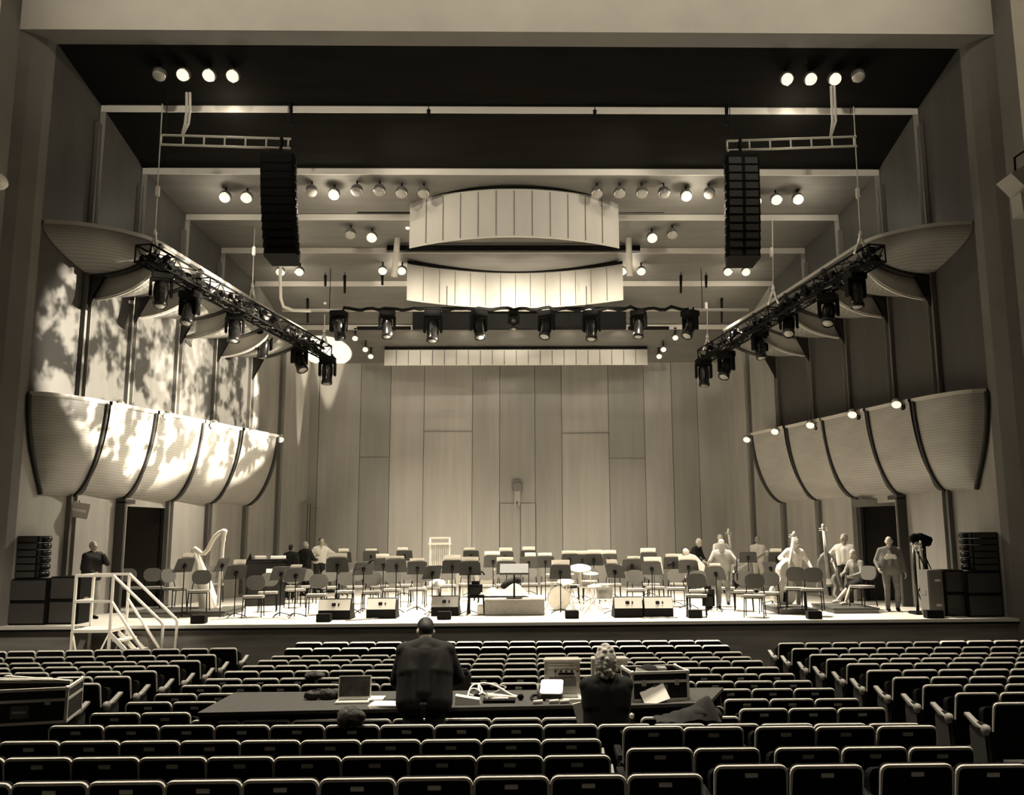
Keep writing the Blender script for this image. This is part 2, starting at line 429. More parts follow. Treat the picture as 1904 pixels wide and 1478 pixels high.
# crest on the back wall above the centre doors
p = at(962, 905, 32.05)
t = thing('wall_crest', 'small dark plaque with drooping ribbon on back wall above centre doors', 'wall plaque', p)
b = MB(); b.lathe([(0, 0), (.16, 0), (.2, .02), (.2, .05), (.14, .07), (0, .08)], (0, 0, 0), (0, -1, 0), 18); b.build('medallion', 'midgrey', t)
b = MB(); b.box((0, -.04, -.32), (.22, .04, .4), bev=.01); b.box((-.08, -.04, -.62), (.07, .03, .25)); b.box((.06, -.04, -.58), (.08, .03, .2)); b.build('ribbon', 'grey', t)
b = MB(); b.box((0, -.04, .22), (.3, .05, .05), bev=.01); b.build('crossbar', 'midgrey', t)
# wall above the opening, reveal and house side walls
ZF = 13.18
b = MB()
b.face([(-14, 18.75, ZF), (14, 18.75, ZF), (14, 18.75, 17), (-14, 18.75, 17)], 'plaster')
struct('wall_front', b)
b = MB()
b.grid([[(-11.3, 18.75, ZF), (11.3, 18.75, ZF)], [(-11.0, 19.5, ZF + .08), (11.0, 19.5, ZF + .08)], [(-11.0, 19.55, 13.9), (11.0, 19.55, 13.9)]], m='reveal', smooth=False)
for sx in (-1, 1):
    b.grid([[(sx * 10.69, 19.5, -1.2), (sx * 10.69, 19.5, ZF + .1)], [(sx * 10.74, 19.25, -1.2), (sx * 10.74, 19.25, ZF + .1)], [(sx * 10.95, 18.95, -1.2), (sx * 10.95, 18.95, ZF + .1)], [(sx * 11.15, 18.75, -1.2), (sx * 11.15, 18.75, ZF + .1)], [(sx * 11.15, 18.6, -1.2), (sx * 11.15, 18.6, 17)]], m='reveal', smooth=False)
struct('trim_27', b)
for side, sx in (('left', -1), ('right', 1)):
    b = MB(); b.face([(sx * 11.12, 18.76, -1.5), (sx * 11.12, 18.0, -1.5), (sx * 11.12, 18.0, 17), (sx * 11.12, 18.76, 17)], 'reveal')
    b.face([(sx * 11.12, 18.0, -1.5), (sx * 14, -3, -1.5), (sx * 14, -3, 17), (sx * 11.12, 18.0, 17)], 'plaster')
    struct('wall_house_' + side, b)
b = MB(); b.face([(-15, -3, 17), (15, -3, 17), (15, 19.6, 17), (-15, 19.6, 17)]); struct('ceiling_house', b, 'plaster')
b = MB(); b.face([(-15, -3, -1), (15, -3, -1), (15, -3, 17), (-15, -3, 17)]); struct('wall_house_back', b, 'darkgrey')

# ================================================================ WALL SHELLS (ship-hull shaped reflectors on both side walls)
def hull(prefix, sx, k, zt0, zt1, zb0, zb1, prot, first_s0, upper, label, group):
    y0, y1 = PY[k], PY[k + 1]
    root = thing('wall_shell', label, 'wall reflector', (sx * (wx(y0) - .1), y0, 0), 0, group)
    o = Vector(root.location)
    NS, NT = 14, 14
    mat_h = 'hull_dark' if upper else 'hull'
    def pt(s, th, drop=0.0, out=0.0):
        c, sn = math.cos(th), math.sin(th)
        p = prot * ((.8 * c + .2 * (1 - th / (math.pi / 2))) if not upper else (.9 * c + .1 * (1 - th / (math.pi / 2))))
        y = y0 + (y1 - y0) * s
        if k == 0:
            s0 = first_s0 * sn ** 2
            q = max(0.0, min(1.0, (s - s0) / max(1e-4, 1 - s0)))
            p *= math.sqrt(max(0.0, 1 - (1 - q) ** 2))
        zt = zt0 + (zt1 - zt0) * s; zb = zb0 + (zb1 - zb0) * s
        z = zt - (zt - zb) * (.85 * sn + .15 * th / (math.pi / 2)) - drop * (1 - s) * (sn ** .6)
        return Vector((sx * (wx(y) - .02 - p - out), y, z)) - o
    drop = .55 if (upper and k > 0) else 0.0
    rows = []
    for j in range(NT + 1):
        th = math.pi / 2 * j / NT
        s0 = first_s0 * math.sin(th) ** 2 if k == 0 else 0.0
        rows.append([pt(s0 + (1 - s0) * i / NS, th, drop) for i in range(NS + 1)])
    b = MB(); b.grid(rows)
    b.build('hull_panel', mat_h, root)
    # rim: flat band and lid along the top edge
    b = MB(); top = rows[0]
    e = Vector((-sx * .03, 0, 0)); h = Vector((0, 0, .07)); inn = Vector((sx * .22, 0, 0))
    b.grid([[p + e - h * .3 for p in top], [p + e + h for p in top], [p + inn + h for p in top]], smooth=False)
    b.build('rim', 'rim', root)
    b = MB()
    b.grid([[p + h * .5 for p in top], [Vector((sx * (wx(p.y + o.y) + .02) - o.x, p.y, p.z + .04)) for p in top]], smooth=False)
    b.build('lid', 'darkgrey', root)
    # rib at the far end
    b = MB(); wdt = .20 if not upper else .24
    ribs = []
    for j in range(NT + 1):
        th = math.pi / 2 * j / NT
        a = pt(1.0, th, 0, .035); a2 = pt(1.0, th, 0, -.16 * (1 - .6 * j / NT))
        dz = Vector((0, 0, -.05 if upper else -.02)) * (j / NT)
        ribs.append([a + Vector((0, -wdt / 2, 0)) + dz, a + Vector((0, wdt / 2, 0)) + dz, a2 + Vector((0, wdt / 2, 0)) + dz, a2 + Vector((0, -wdt / 2, 0)) + dz])
    b.grid(ribs, close=True, smooth=False); b.build('rib', 'rib', root)
    if upper and k > 0:
        # pale front fascia hanging below the rib of the shell before it
        b = MB(); r0 = []; r1 = []
        for j in range(NT + 1):
            th = math.pi / 2 * j / NT
            r0.append(pt(0, th, 0) + Vector((0, .10, 0))); r1.append(pt(0, th, drop) + Vector((0, .10, -.02)))
        r2 = [p + Vector((0, .05, 0)) for p in r1]; r3 = [p + Vector((0, .05, 0)) for p in r0]
        b.grid([r0, r1, r2, r3], smooth=False); b.build('fascia', 'lip', root)
    if upper:
        # dark triangle built as the wall shadow where the rib meets the wall
        c = pt(1.0, math.pi / 2); b = MB()
        b.face([c + Vector((sx * .06, -.02, .1)), c + Vector((sx * .06, -.02, -1.0)), c + Vector((-sx * .02, -.12, -.8)), c + Vector((-sx * .45, -.12, .05))])
        b.face([c + Vector((sx * .06, .10, .1)), c + Vector((sx * .06, .10, -1.0)), c + Vector((-sx * .02, -.02, -.8)), c + Vector((-sx * .45, -.02, .05))])
        b.build('bracket', 'rib', root)  # stands in for the wall shadow, not a real bracket
    elif k == 0 :
        b = MB()
        edge = [rows[j][0] for j in range(NT + 1)]
        b.tube([p + Vector((-sx * .03, 0, 0)) for p in edge], .05, 6); b.build('end_rib', 'rib', root)
    return root
far = ['nearest the audience', 'second from the audience', 'third and middle one', 'fourth from the audience', 'fifth and nearest the back wall']
for sd, sx in (('left', -1), ('right', 1)):
    for k in range(5):
        hull('low', sx, k, 4.95, 4.95, 2.78, 2.78, (.66, .74, .80, .84, .92)[k] , .35, False,
             'pale ship-hull wall shell of the lower row on the %s wall, %s' % (sd, far[k]), 'lower wall shells on the %s wall' % sd)
    UT = [8.9, 8.88, 8.75, 8.6, 8.47, 8.37]; UB = [8.07, 8.07, 8.02, 7.88, 7.72, 7.52]
    for k in range(5):
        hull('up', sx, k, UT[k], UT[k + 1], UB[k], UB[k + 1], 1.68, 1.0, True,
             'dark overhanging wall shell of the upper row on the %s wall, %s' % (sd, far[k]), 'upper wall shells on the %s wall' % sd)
# globe spot lamps on the rims of the lower shells
def globe_lamp(name, label, loc, axis, r, on, group, cat='lamp', chrome=False, stem=None):
    """round lamp: housing, lens facing along axis, stem to what carries it"""
    t = thing(name, label, cat, loc, 0, group); ax = Vector(axis).normalized()
    prof = [(0, -r)] + [(r * math.cos(R(a)), r * math.sin(R(a))) for a in range(-75, 46, 15)] + [(r * .6, r * .66)]
    b = MB(); b.lathe(prof, (0, 0, 0), ax, 16); b.build('housing', 'chrome' if chrome else 'globe', t)
    c = r * .50
    b = MB(); b.lathe([(r * .86, c * .93), (r * .86, c + r * .16), (r * .68, c + r * .36), (r * .36, c + r * .48), (0, c + r * .52)], (0, 0, 0), ax, 16)
    b.build('lens', 'lens_on' if on else 'lens_off', t)
    b = MB(); b.lathe([(r * .86, c * .8), (r * .95, c * .85), (r * .95, c + r * .04), (r * .86, c + r * .04)], (0, 0, 0), ax, 16); b.build('lens_ring', 'chrome', t)
    if stem is not None:
        s = Vector(stem); b = MB(); b.cyl(-ax * 0 + s.normalized() * r * .8, s, .025, .025, 8); b.lathe([(0, -.03), (.09, -.03), (.09, .02), (0, .02)], s, s, 12); b.build('stem', 'black', t)
    return t
for sd, pts in (('left', [(222, 752, 21.25), (312, 771, 22.9), (398, 788, 24.8), (465, 802, 26.6), (521, 815, 28.4)]), ('right', [(1667, 749, 21.25), (1585, 768, 22.9), (1507, 788, 24.8), (1441, 800, 26.6), (1389, 815, 28.4)])):
    for i, (u, v, Y) in enumerate(pts):
        p = at(u, v, Y)
        globe_lamp('globe_lamp', 'chrome globe lamp on rim of lower %s wall shells, %s' % (sd, far[i]), p, (.25 if sd == 'left' else -.25, -.5, -.6), .125, True, 'globe lamps on the lower %s shells' % sd, chrome=True, stem=(-.18 if sd == 'left' else .18, 0, -.10))
# ================================================================ CEILING LAMPS
def ceil_hit(u, v):
    d = ray(u, v)
    for i in range(7):
        ya, yb = PY[i], PY[i + 1]; za = PZ[i] - (LIPH if i else 0); zb = PZ[i + 1]
        k = (zb - za) / (yb - ya)
        # z = za + k (y - ya)
        den = d.z - k * d.y
        if abs(den) < 1e-6: continue
        t = (za + k * (CAM_POS.y - ya) - CAM_POS.z) / den
        y = CAM_POS.y + d.y * t
        if ya - .02 <= y <= yb + .02 and t > 0: return CAM_POS + d * t
    return None
rows_l = [
 ('in the front ceiling panel, left group', [(298, 130, 0), (343, 131, 1), (391, 132, 1), (435, 133, 1)]),
 ('in the front ceiling panel, right group', [(1461, 139, 1), (1505, 139, 1), (1550, 139, 1), (1594, 133, 0)]),
 ('under the third ceiling panel, left end', [(420, 360, 1), (460, 361, 1)]),
 ('in the long row left of the front reflector', [(580, 349, 0), (622, 355, 1), (664, 348, 0), (706, 348, 0), (747, 352, 0), (788, 352, 0)]),
 ('in the long row right of the front reflector', [(1110, 352, 0), (1152, 352, 0), (1193, 352, 0), (1234, 352, 0), (1275, 358, 1), (1318, 353, 0)]),
 ('under the third ceiling panel, right end', [(1404, 368, 1), (1442, 365, 1), (1482, 364, 1)]),
 ('under the fourth ceiling panel, left pair', [(652, 430, 0), (692, 436, 1)]),
 ('under the fourth ceiling panel, right pair', [(1212, 437, 1), (1250, 430, 0)]),
 ('under the fifth ceiling panel, far left pair', [(522, 501, 1), (558, 501, 1)]),
 ('under the fifth ceiling panel, left of the bright reflector', [(712, 499, 1), (748, 499, 1)]),
 ('under the fifth ceiling panel, right of the bright reflector', [(1156, 500, 1), (1192, 500, 1)]),
 ('under the fifth ceiling panel, far right pair', [(1352, 501, 1), (1386, 501, 1)]),
 ('under the rear ceiling, left trio', [(661, 626, 1), (680, 647, 1), (690, 660, 1)]),
 ('under the rear ceiling, right trio', [(1255, 625, 1), (1233, 647, 1), (1225, 660, 1)]),
]
NC = 0
for where, lst in rows_l:
    for i, (u, v, on) in enumerate(lst):
        p = ceil_hit(u, v - 12)
        if p is None: p = at(u, v, 30)
        dist = (p - CAM_POS).length
        sc = 13.0 if v < 200 else (12 if v < 450 else 9.5)
        r = .165 if v < 450 else .145
        if v > 600: r = .11
        c = p + Vector((0, 0, -.26))
        pos = ['', 'only one', ][0]
        lab = '%s round lamp %s, %s from left' % ('lit' if on else 'unlit', where, nth(i + 1))
        globe_lamp('ceiling_lamp', lab, c, (.0, -.85, -.75) if on else (0, -.5, -1), r, on, 'stage ceiling lamps', stem=(0, .03, .3))
# small lamps in the rear of the front reflector
for i, (u, v) in enumerate([(758, 422), (1146, 422), (878, 487), (1029, 487)]):
    Y = 25.0 if v < 450 else 27.3
    p = at(u, v, Y)
    globe_lamp('small_lamp', ('small lit lamp at %s' % ['left end of the front reflector', 'right end of the front reflector', 'left above the bright reflector', 'right above the bright reflector'][i]), p, (0, -.5, -1), .075, True, 'small reflector lamps', stem=(0, .05, .5 if v < 450 else .55))
# ================================================================ HANGING REFLECTORS
def reflector(label, hx, yc, ye, zb, zt, nseg, mat_, back):
    t = thing('ceiling_reflector', label, 'reflector', (0, yc, zt))
    def P(s, z, off=0):
        x = hx * s; y = yc + (ye - yc) * s * s
        return Vector((x, y + off - yc, z - zt))
    n = 32
    b = MB(); xs = [-1 + 2 * i / n for i in range(n + 1)]
    b.grid([[P(s, zb) for s in xs], [P(s, zt) for s in xs], [P(s, zt, .06) for s in xs], [P(s, zb, .06) for s in xs], [P(s, zb) for s in xs]])
    b.build('panel', mat_, t)
    b = MB()
    for i in range(1, nseg):
        s = -1 + 2 * i / nseg; p = P(s, zb, -.012); q = P(s, zt, -.012)
        b.box((p.x, p.y, (p.z + q.z) / 2), (.022, .012, (zt - zb) * .94))
    b.build('seam', 'midgrey', t)
    b = MB()
    b.grid([[P(s, zt + .02, .0) for s in xs], [P(s, zt + .10, .02) for s in xs], [P(s, zt + .10, .5) for s in xs], [P(s, zt + .02, .5) for s in xs]])
    b.build('top_frame', 'black', t)
    b = MB()
    for s in (-.8, -.3, .3, .8):
        p = P(s, zt, .2); b.cyl(p, p + Vector((0, 0, back)), .02, .02, 6)
    b.build('hanger', 'black', t)
    return t
reflector('front curved pale reflector bulging towards audience under the stage ceiling', 2.95, 23.05, 24.0, 9.80, 11.15, 12, 'canopy', .6)
reflector('bright lit hollow-curved reflector behind and below the front one', 3.33, 27.5, 26.5, 8.97, 10.12, 14, 'canopy', .45)
reflector('long straight pale reflector strip along top of the back wall', 4.68, 31.0, 31.0, 7.80, 8.36, 22, 'canopy', .2)
# pale slanted posts beside the reflectors
for sd, (a, c) in (('left', ((741, 420), (733, 515))), ('right', ((1168, 420), (1171, 513)))):
    p = at(*a, 25.6); q = at(*c, 25.9)
    t = thing('hanging_post', 'pale slanted post hanging %s of the reflectors' % sd, 'post', p)
    b = MB(); b.cyl((0, 0, 0), q - p, .085, .10, 12); b.build('tube', 'lip', t)
    b = MB(); b.cyl((0, 0, 0), (.05 if sd == 'left' else -.05, .1, .42), .10, .07, 12); b.build('bracket', 'darkgrey', t)
# dark border panels above the lantern bar and beside the reflectors
def slab(label, u0, u1, v0, v1, Y, th, m, name='border_panel', cat='panel', group=None):
    p = at(u0, v0, Y); q = at(u1, v1, Y)
    b = MB(); b.box((0, 0, 0), (abs(q.x - p.x), th, abs(p.z - q.z)), bev=.01); o = b.build(name, m)
    o.location = ((p.x + q.x) / 2, Y, (p.z + q.z) / 2)
    return tag(o, label, cat, group)
slab('long black border panel behind the row of hanging lanterns', 768, 1164, 572, 612, 28.6, .2, 'black')
slab('dark bar in ceiling slot left of the front reflector', 664, 762, 387, 396, 24.45, .08, 'black', 'slot_bar', 'bar')
slab('dark bar in ceiling slot right of the front reflector', 1139, 1236, 387, 396, 24.45, .08, 'black', 'slot_bar', 'bar')
slab('dark bar in rear ceiling left of the black border panel', 664, 764, 607, 613, 29.4, .08, 'black', 'slot_bar', 'bar')
slab('dark bar in rear ceiling right of the black border panel', 1168, 1244, 607, 613, 29.4, .08, 'black', 'slot_bar', 'bar')
slab('wide dark beam above the bright reflector', 720, 1190, 457, 467, 26.0, .15, 'black', 'dark_beam', 'beam')
# short black rods dropping from the ceiling
for i, (u, v0, v1, Y) in enumerate([(541, 193, 232, 21.0), (1351, 196, 232, 21.0), (797, 204, 220, 21.0), (1106, 205, 221, 21.0), (605, 512, 532, 27.6), (641, 512, 545, 27.6), (711, 512, 530, 27.6), (1266, 512, 545, 27.6), (1313, 512, 535, 27.6), (1342, 542, 600, 28.8), (572, 540, 600, 28.8)]):
    p = at(u, v0, Y); q = at(u, v1, Y)
    b = MB(); b.cyl((0, 0, 0), (0, 0, .5), .012, .012, 6); b.cyl((0, 0, 0), q - p, .05, .035, 8)
    o = b.build('drop_rod', 'black'); o.location = p
    tag(o, 'short black rod dropping from the stage ceiling, %s of eleven from left' % nth([4, 10, 5, 6, 2, 3, 7, 7, 8, 9, 1][i]) if False else ['short black rod above the left line array', 'short black rod above the right line array', 'short black rod left of centre at the first ceiling strip', 'short black rod right of centre at the first ceiling strip', 'black rod above the left half lantern bar, middle of three', 'black rod above the left half lantern bar, right of three', 'stub rod left of the bright reflector', 'black rod above the right half lantern bar, left of two', 'black rod above the right half lantern bar, right of two', 'long thin black rod over far end of right truss', 'long thin black rod over far end of left truss'][i], 'rod', 'ceiling drop rods')
# ================================================================ RIGGING
def moving_head(label, loc, tilt, pan, s, group, small=False):
    """hanging moving lantern: base, yoke, head with lens"""
    t = thing('moving_light', label, 'stage light', loc, pan, group)
    b = MB(); b.box((0, 0, -.08 * s), (.40 * s, .34 * s, .15 * s), bev=.02); b.cyl((-.12 * s, 0, 0), (-.12 * s, 0, .07 * s), .025 * s); b.cyl((.12 * s, 0, 0), (.12 * s, 0, .07 * s), .025 * s)
    b.build('base', 'black', t)
    b = MB()
    for sx in (-1, 1): b.box((sx * .20 * s, 0, -.34 * s), (.06 * s, .16 * s, .40 * s), bev=.02)
    b.box((0, 0, -.175 * s), (.42 * s, .18 * s, .06 * s), bev=.015)
    b.build('yoke', 'black', t)
    ax = Vector((math.sin(0), -math.sin(tilt), -math.cos(tilt))); c = Vector((0, 0, -.44 * s))
    b = MB(); b.lathe([(0, -.26 * s), (.10 * s, -.25 * s), (.145 * s, -.18 * s), (.15 * s, .0), (.135 * s, .22 * s), (.15 * s, .24 * s), (.15 * s, .32 * s), (.12 * s, .33 * s)], c, ax, 14)
    h = b.build('head', 'blackgloss', t)
    b = MB(); b.lathe([(.125 * s, .30 * s), (.08 * s, .335 * s), (0, .345 * s)], c, ax, 14); b.build('lens', 'lens_off', t)
    return t
def truss(side, p0, p1, w=.40):
    t = thing('lighting_truss', 'long black box lighting truss running up-stage along the %s wall shells' % side, 'truss', p0)
    d = p1 - p0; L = d.length; f = d.normalized(); x = f.cross(Vector((0, 0, 1))).normalized(); z = x.cross(f)
    def c(sx, sz, k): return f * (L * k) + x * (sx * w / 2) + z * (sz * w / 2)
    b = MB()
    for sx in (-1, 1):
        for sz in (-1, 1): b.cyl(c(sx, sz, 0), c(sx, sz, 1), .027, .027, 8)
    b.build('chord', 'black', t)
    n = 20; b = MB()
    for i in range(n):
        a, e = i / n, (i + 1) / n
        for sx in (-1, 1): b.cyl(c(sx, -1, a) if i % 2 else c(sx, 1, a), c(sx, 1, e) if i % 2 else c(sx, -1, e), .013, .013, 6)
        for sz in (-1, 1): b.cyl(c(-1 if i % 2 else 1, sz, a), c(1 if i % 2 else -1, sz, e), .013, .013, 6)
    b.build('brace', 'black', t)
    b = MB()
    for k in (0, .25, .5, .75, 1):
        for (s1, s2) in (((-1, -1), (1, -1)), ((1, -1), (1, 1)), ((1, 1), (-1, 1)), ((-1, 1), (-1, -1))): b.cyl(c(*s1, k), c(*s2, k), .02, .02, 6)
    b.build('end_frame', 'black', t)
    # loom of cable lying along the truss and its loops
    rnd = random.Random(3 if side == 'left' else 5)
    for q in range(9):
        pts = []
        for i in range(36):
            k = i / 35
            pts.append(c(rnd.uniform(-.8, .8) * .7, -.6 + rnd.uniform(-.9, .8) * .45, k))
        b = MB(); b.tube(pts, .032, 6); b.build('cable_loom', 'black' if q < 8 else 'midgrey', t)
    b = MB()
    for i in range(90):
        k = rnd.uniform(.02, .99); p = c(rnd.uniform(-.9, .9), rnd.uniform(-1.1, .9), k)
        b.box(p, (rnd.uniform(.06, .20), rnd.uniform(.08, .26), rnd.uniform(.04, .14)), rot=Euler((rnd.random(), rnd.random(), rnd.random())).to_matrix())
    b.build('cable_clutter', 'black', t)['kind'] = 'stuff'
    for i in range(26):
        b = MB(); k = rnd.uniform(.05, .99); p = c(rnd.uniform(-.9, .9), rnd.uniform(-.2, 1.05), k)
        b.box(p, (rnd.uniform(.03, .07), rnd.uniform(.04, .09), rnd.uniform(.02, .05)), rot=Euler((rnd.random(), rnd.random(), rnd.random())).to_matrix())
        b.build('connector', 'alu', t)
    return t
for side, (ua, va, ub, vb) in (('left', (266, 470, 606, 655)), ('right', (1632, 470, 1308, 662))):
    truss(side, at(ua, va, 20.0), at(ub, vb, 29.6))
heads = {'left': [(300, 527, 20.9, .2, .4), (353, 562, 22.2, .3, -.2), (437, 598, 24.6, .25, .2), (490, 630, 26.6, -.1, .5), (557, 655, 28.4, .5, .9), (609, 678, 29.6, .1, 0)],
         'right': [(1590, 528, 20.9, .1, .3), (1540, 566, 22.2, .5, -.6), (1466, 590, 24.4, .6, -.4), (1412, 632, 26.4, .2, .4), (1350, 668, 28.4, .5, -.8), (1308, 682, 29.6, .1, 0)]}
for side in heads:
    for i, (u, v, Y, tl, pan) in enumerate(heads[side]):
        p = at(u, v, Y) + Vector((0, 0, .28)); s = 1.25 if Y > 28 else 1.15
        nm = ['nearest the audience', 'second along from the audience', 'third along', 'fourth along', 'fifth along, beside the end', 'last, at the up-stage end'][i]
        moving_head('black moving light under the %s truss, %s' % (side, nm), p, tl, pan, s, 'moving lights under the %s truss' % side)
# hanging wires with hooks and slings
def wire(label, u0, v0, u1, v1, Y, sling=True, r=.014):
    p = at(u0, v0, Y); q = at(u1, v1, Y)
    t = thing('hanging_cable', label, 'cable', q)
    b = MB(); b.cyl((0, 0, .45 if sling else 0), p - q, r, r, 6); b.build('wire', 'steel', t)
    if sling:
        b = MB(); b.ball((0, 0, .45), .055, 8); b.cyl((0, 0, .40), (0, 0, .55), .03, .03, 8); b.build('hook', 'alu', t)
        b = MB(); b.tube([(0, 0, .42), (.05, -.03, .2), (.12, -.05, 0)], .035, 6); b.tube([(0, 0, .42), (-.06, .05, .2), (-.14, .1, 0)], .035, 6); b.build('sling', 'steel', t)
        b = MB(); b.box((.0, .0, 1.5), (.09, .09, .28), bev=.02); b.build('hoist', 'steel', t)
    return t
wire('thin wire to near end of the left truss', 302, 193, 286, 468, 20.4)
wire('thin wire to middle of the left truss', 474, 410, 468, 560, 25.0)
wire('thin bright wire to far end of the left truss', 604, 585, 602, 640, 29.0)
wire('thin wire to near end of the right truss', 1587, 198, 1602, 470, 20.4)
wire('thin wire to middle of the right truss', 1436, 408, 1439, 565, 24.0)
wire('thin bright wire to far end of the right truss', 1315, 572, 1316, 650, 29.0)
# cross bar with nine hanging lanterns
pa = at(525, 577, 26.2); pb = at(1392, 576, 26.2)
t = thing('lighting_bar', 'long horizontal lighting bar across the stage carrying nine lanterns', 'pipe', pa)
b = MB(); b.cyl((0, 0, 0), pb - pa, .042, .042, 10); b.build('pipe', 'alu', t)
b = MB(); pts = []
for i in range(60):
    k = .13 + .74 * i / 59; pts.append((pb - pa) * k + Vector((0, -.03, .02 + .03 * math.sin(i * 1.7) + (.05 if i % 7 == 0 else 0))))
b.tube(pts, .055, 6); b.build('cable_loom', 'black', t)
b = MB()
for k in (.1, .35, .65, .9): b.cyl((pb - pa) * k, (pb - pa) * k + Vector((0, 0, 1.3 if k in (.1, .9) else .75)), .012, .012, 6)
b.build('hanger', 'black', t)
lan = [(630, 588, -.5, -.2), (720, 588, .25, .3), (805, 590, .15, 0), (890, 588, .35, .5), (955, 588, .1, 0), (1016, 590, .45, -.5), (1100, 590, .2, -.3), (1187, 588, .2, -.4), (1283, 588, .55, -.9)]
for i, (u, v, tl, pan) in enumerate(lan):
    p = at(u, v, 26.2); p.z = pa.z + (pb.z - pa.z) * (p.x - pa.x) / (pb.x - pa.x) - .03
    moving_head('black lantern hanging from the cross-stage lighting bar, %s of nine from left' % nth(i + 1), p, tl, pan, (1.15, 1.1, 1.25, 1.15, .75, 1.15, 1.2, 1.1, 1.15)[i], 'lanterns on the cross-stage bar')
# white cable dropping to the left end of the bar
b = MB(); q = [at(522, 484, 25.6), at(521, 520, 25.7), at(522, 555, 25.9), at(527, 570, 26.1), at(545, 577, 26.15), at(578, 578, 26.15)]
b.tube([p - q[0] for p in q], .05, 8); o = b.build('power_cable', 'white'); o.location = q[0]; tag(o, 'white cable dropping from left line array to the lighting bar', 'cable')
# line arrays
def array(side, uc, v0, v1, Y, n, lean):
    p = at(uc, v0, Y); q = at(uc, v1, Y); H = p.z - q.z; h = H / n
    t = thing('line_array', 'black hanging line array of stacked loudspeakers on the %s' % side, 'loudspeaker', p)
    for i in range(n):
        k = (i + .5) / n; tilt = -.02 + .30 * k ** 2.2
        c = Vector((lean * k ** 1.5, .10 * k * k * 2, -H * k))
        rot = Matrix.Rotation(-tilt, 3, 'X'); b = MB()
        w = .80
        def tp(x, y, z): return c + rot @ Vector((x, y, z))
        sec = [(-w / 2, -.22), (-w / 2 + .06, -.28), (w / 2 - .06, -.28), (w / 2, -.22), (w / 2 * .8, .28), (-w / 2 * .8, .28)]
        zt = h * .46
        lo = [tp(x, y, -zt) for x, y in sec]; hi = [tp(x, y, zt) for x, y in sec]
        b.face(lo[::-1]); b.face(hi)
        for j in range(6): b.face([lo[j], lo[(j + 1) % 6], hi[(j + 1) % 6], hi[j]])
        cb = b.build('cabinet', 'black', t)
        b = MB(); b.box(tp(-.19, -.285, 0), (.30, .012, h * .74), rot=rot); b.box(tp(.19, -.285, 0), (.30, .012, h * .74), rot=rot); b.build('grille', 'darkgrey' if side == 'right' else 'black', cb)
        b = MB()
        for sx in (-1, 1): b.box(tp(sx * w * .5, -.1, 0), (.03, .12, h * .7), rot=rot, bev=.008)
        b.build('side_rigging', 'blackgloss', cb)
    b = MB(); b.box((0, 0, .04), (.78, .5, .07)); b.cyl((0, 0, .05), (.02, 0, .55), .05, .05, 8); b.box((-.1, 0, .16), (.3, .1, .16)); b.build('fly_frame', 'black', t)
    return t
array('left', 521, 297, 480, 20.0, 12, .12)
array('right', 1376, 299, 484, 20.0, 12, -.02)
# ladder beams that carry the arrays
def ladder(side, ua, va, ub, vb):
    p = at(ua, va, 20.0); q = at(ub, vb, 20.0); d = q - p
    t = thing('ladder_beam', 'horizontal metal ladder beam above the %s line array' % side, 'beam', p)
    b = MB()
    for dz in (0, -.24): b.cyl((0, 0, dz), d + Vector((0, 0, dz)), .03, .03, 8)
    b.build('rail', 'alu', t)
    for k in (.0, .17, .33, .49, .65, .81, .98):
        b = MB(); b.cyl(d * k, d * k + Vector((0, 0, -.24)), .022, .022, 8); b.build('rung', 'alu', t)
    b = MB()
    for k in (.03, .97): b.cyl(d * k, d * k + Vector((0, 0, 1.1)), .01, .01, 6)
    b.build('hanger', 'black', t)
ladder('left', 300, 251, 541, 258); ladder('right', 1352, 262, 1592, 254)
for side, pts in (('left', [(347, 172), (347, 205), (344, 230), (338, 254)]), ('right', [(1545, 160), (1547, 200), (1548, 225), (1544, 256)])):
    q = [at(u, v, 20.0) for u, v in pts]
    b = MB(); b.tube([p - q[0] for p in q], .03, 6); b.tube([p - q[0] + Vector((.08, 0, 0)) for p in q[:3]] + [q[3] - q[0]], .03, 6)
    o = b.build('cable_bundle', 'lip'); o.location = q[0]; tag(o, 'pale cable bundle dropping to the %s ladder beam' % side, 'cable')
# fittings at the frame's edges on the house walls
p = at(1886, 345, 17.6)
t = thing('wall_fitting', 'grey angular fitting on the right auditorium wall at the frame edge', 'fitting', p)
b = MB(); b.prism([(-.22, .15), (.3, .45), (.75, .45), (.75, -.2), (.1, -.2)], .6); b.build('hood', 'grey', t)
b = MB(); b.prism([(0, -.22), (.45, -.22), (.45, -.66), (.02, -.66)], .4); b.build('lower_box', 'grey', t)
b = MB(); b.tube([(.05, 0, .32), (.06, 0, .62), (.4, 0, .85)], .025, 6); b.build('bracket', 'black', t)
p = at(2, 336, 17.6)
t = thing('wall_fitting', 'rounded pale fitting on the left auditorium wall at the frame edge', 'fitting', p)
b = MB(); b.ball((-.12, 0, 0), (.22, .3, .17), 16); b.build('hood', 'lip', t)
b = MB(); b.box((-.4, 0, 0), (.4, .2, .2), bev=.02); b.build('bracket', 'plaster', t)
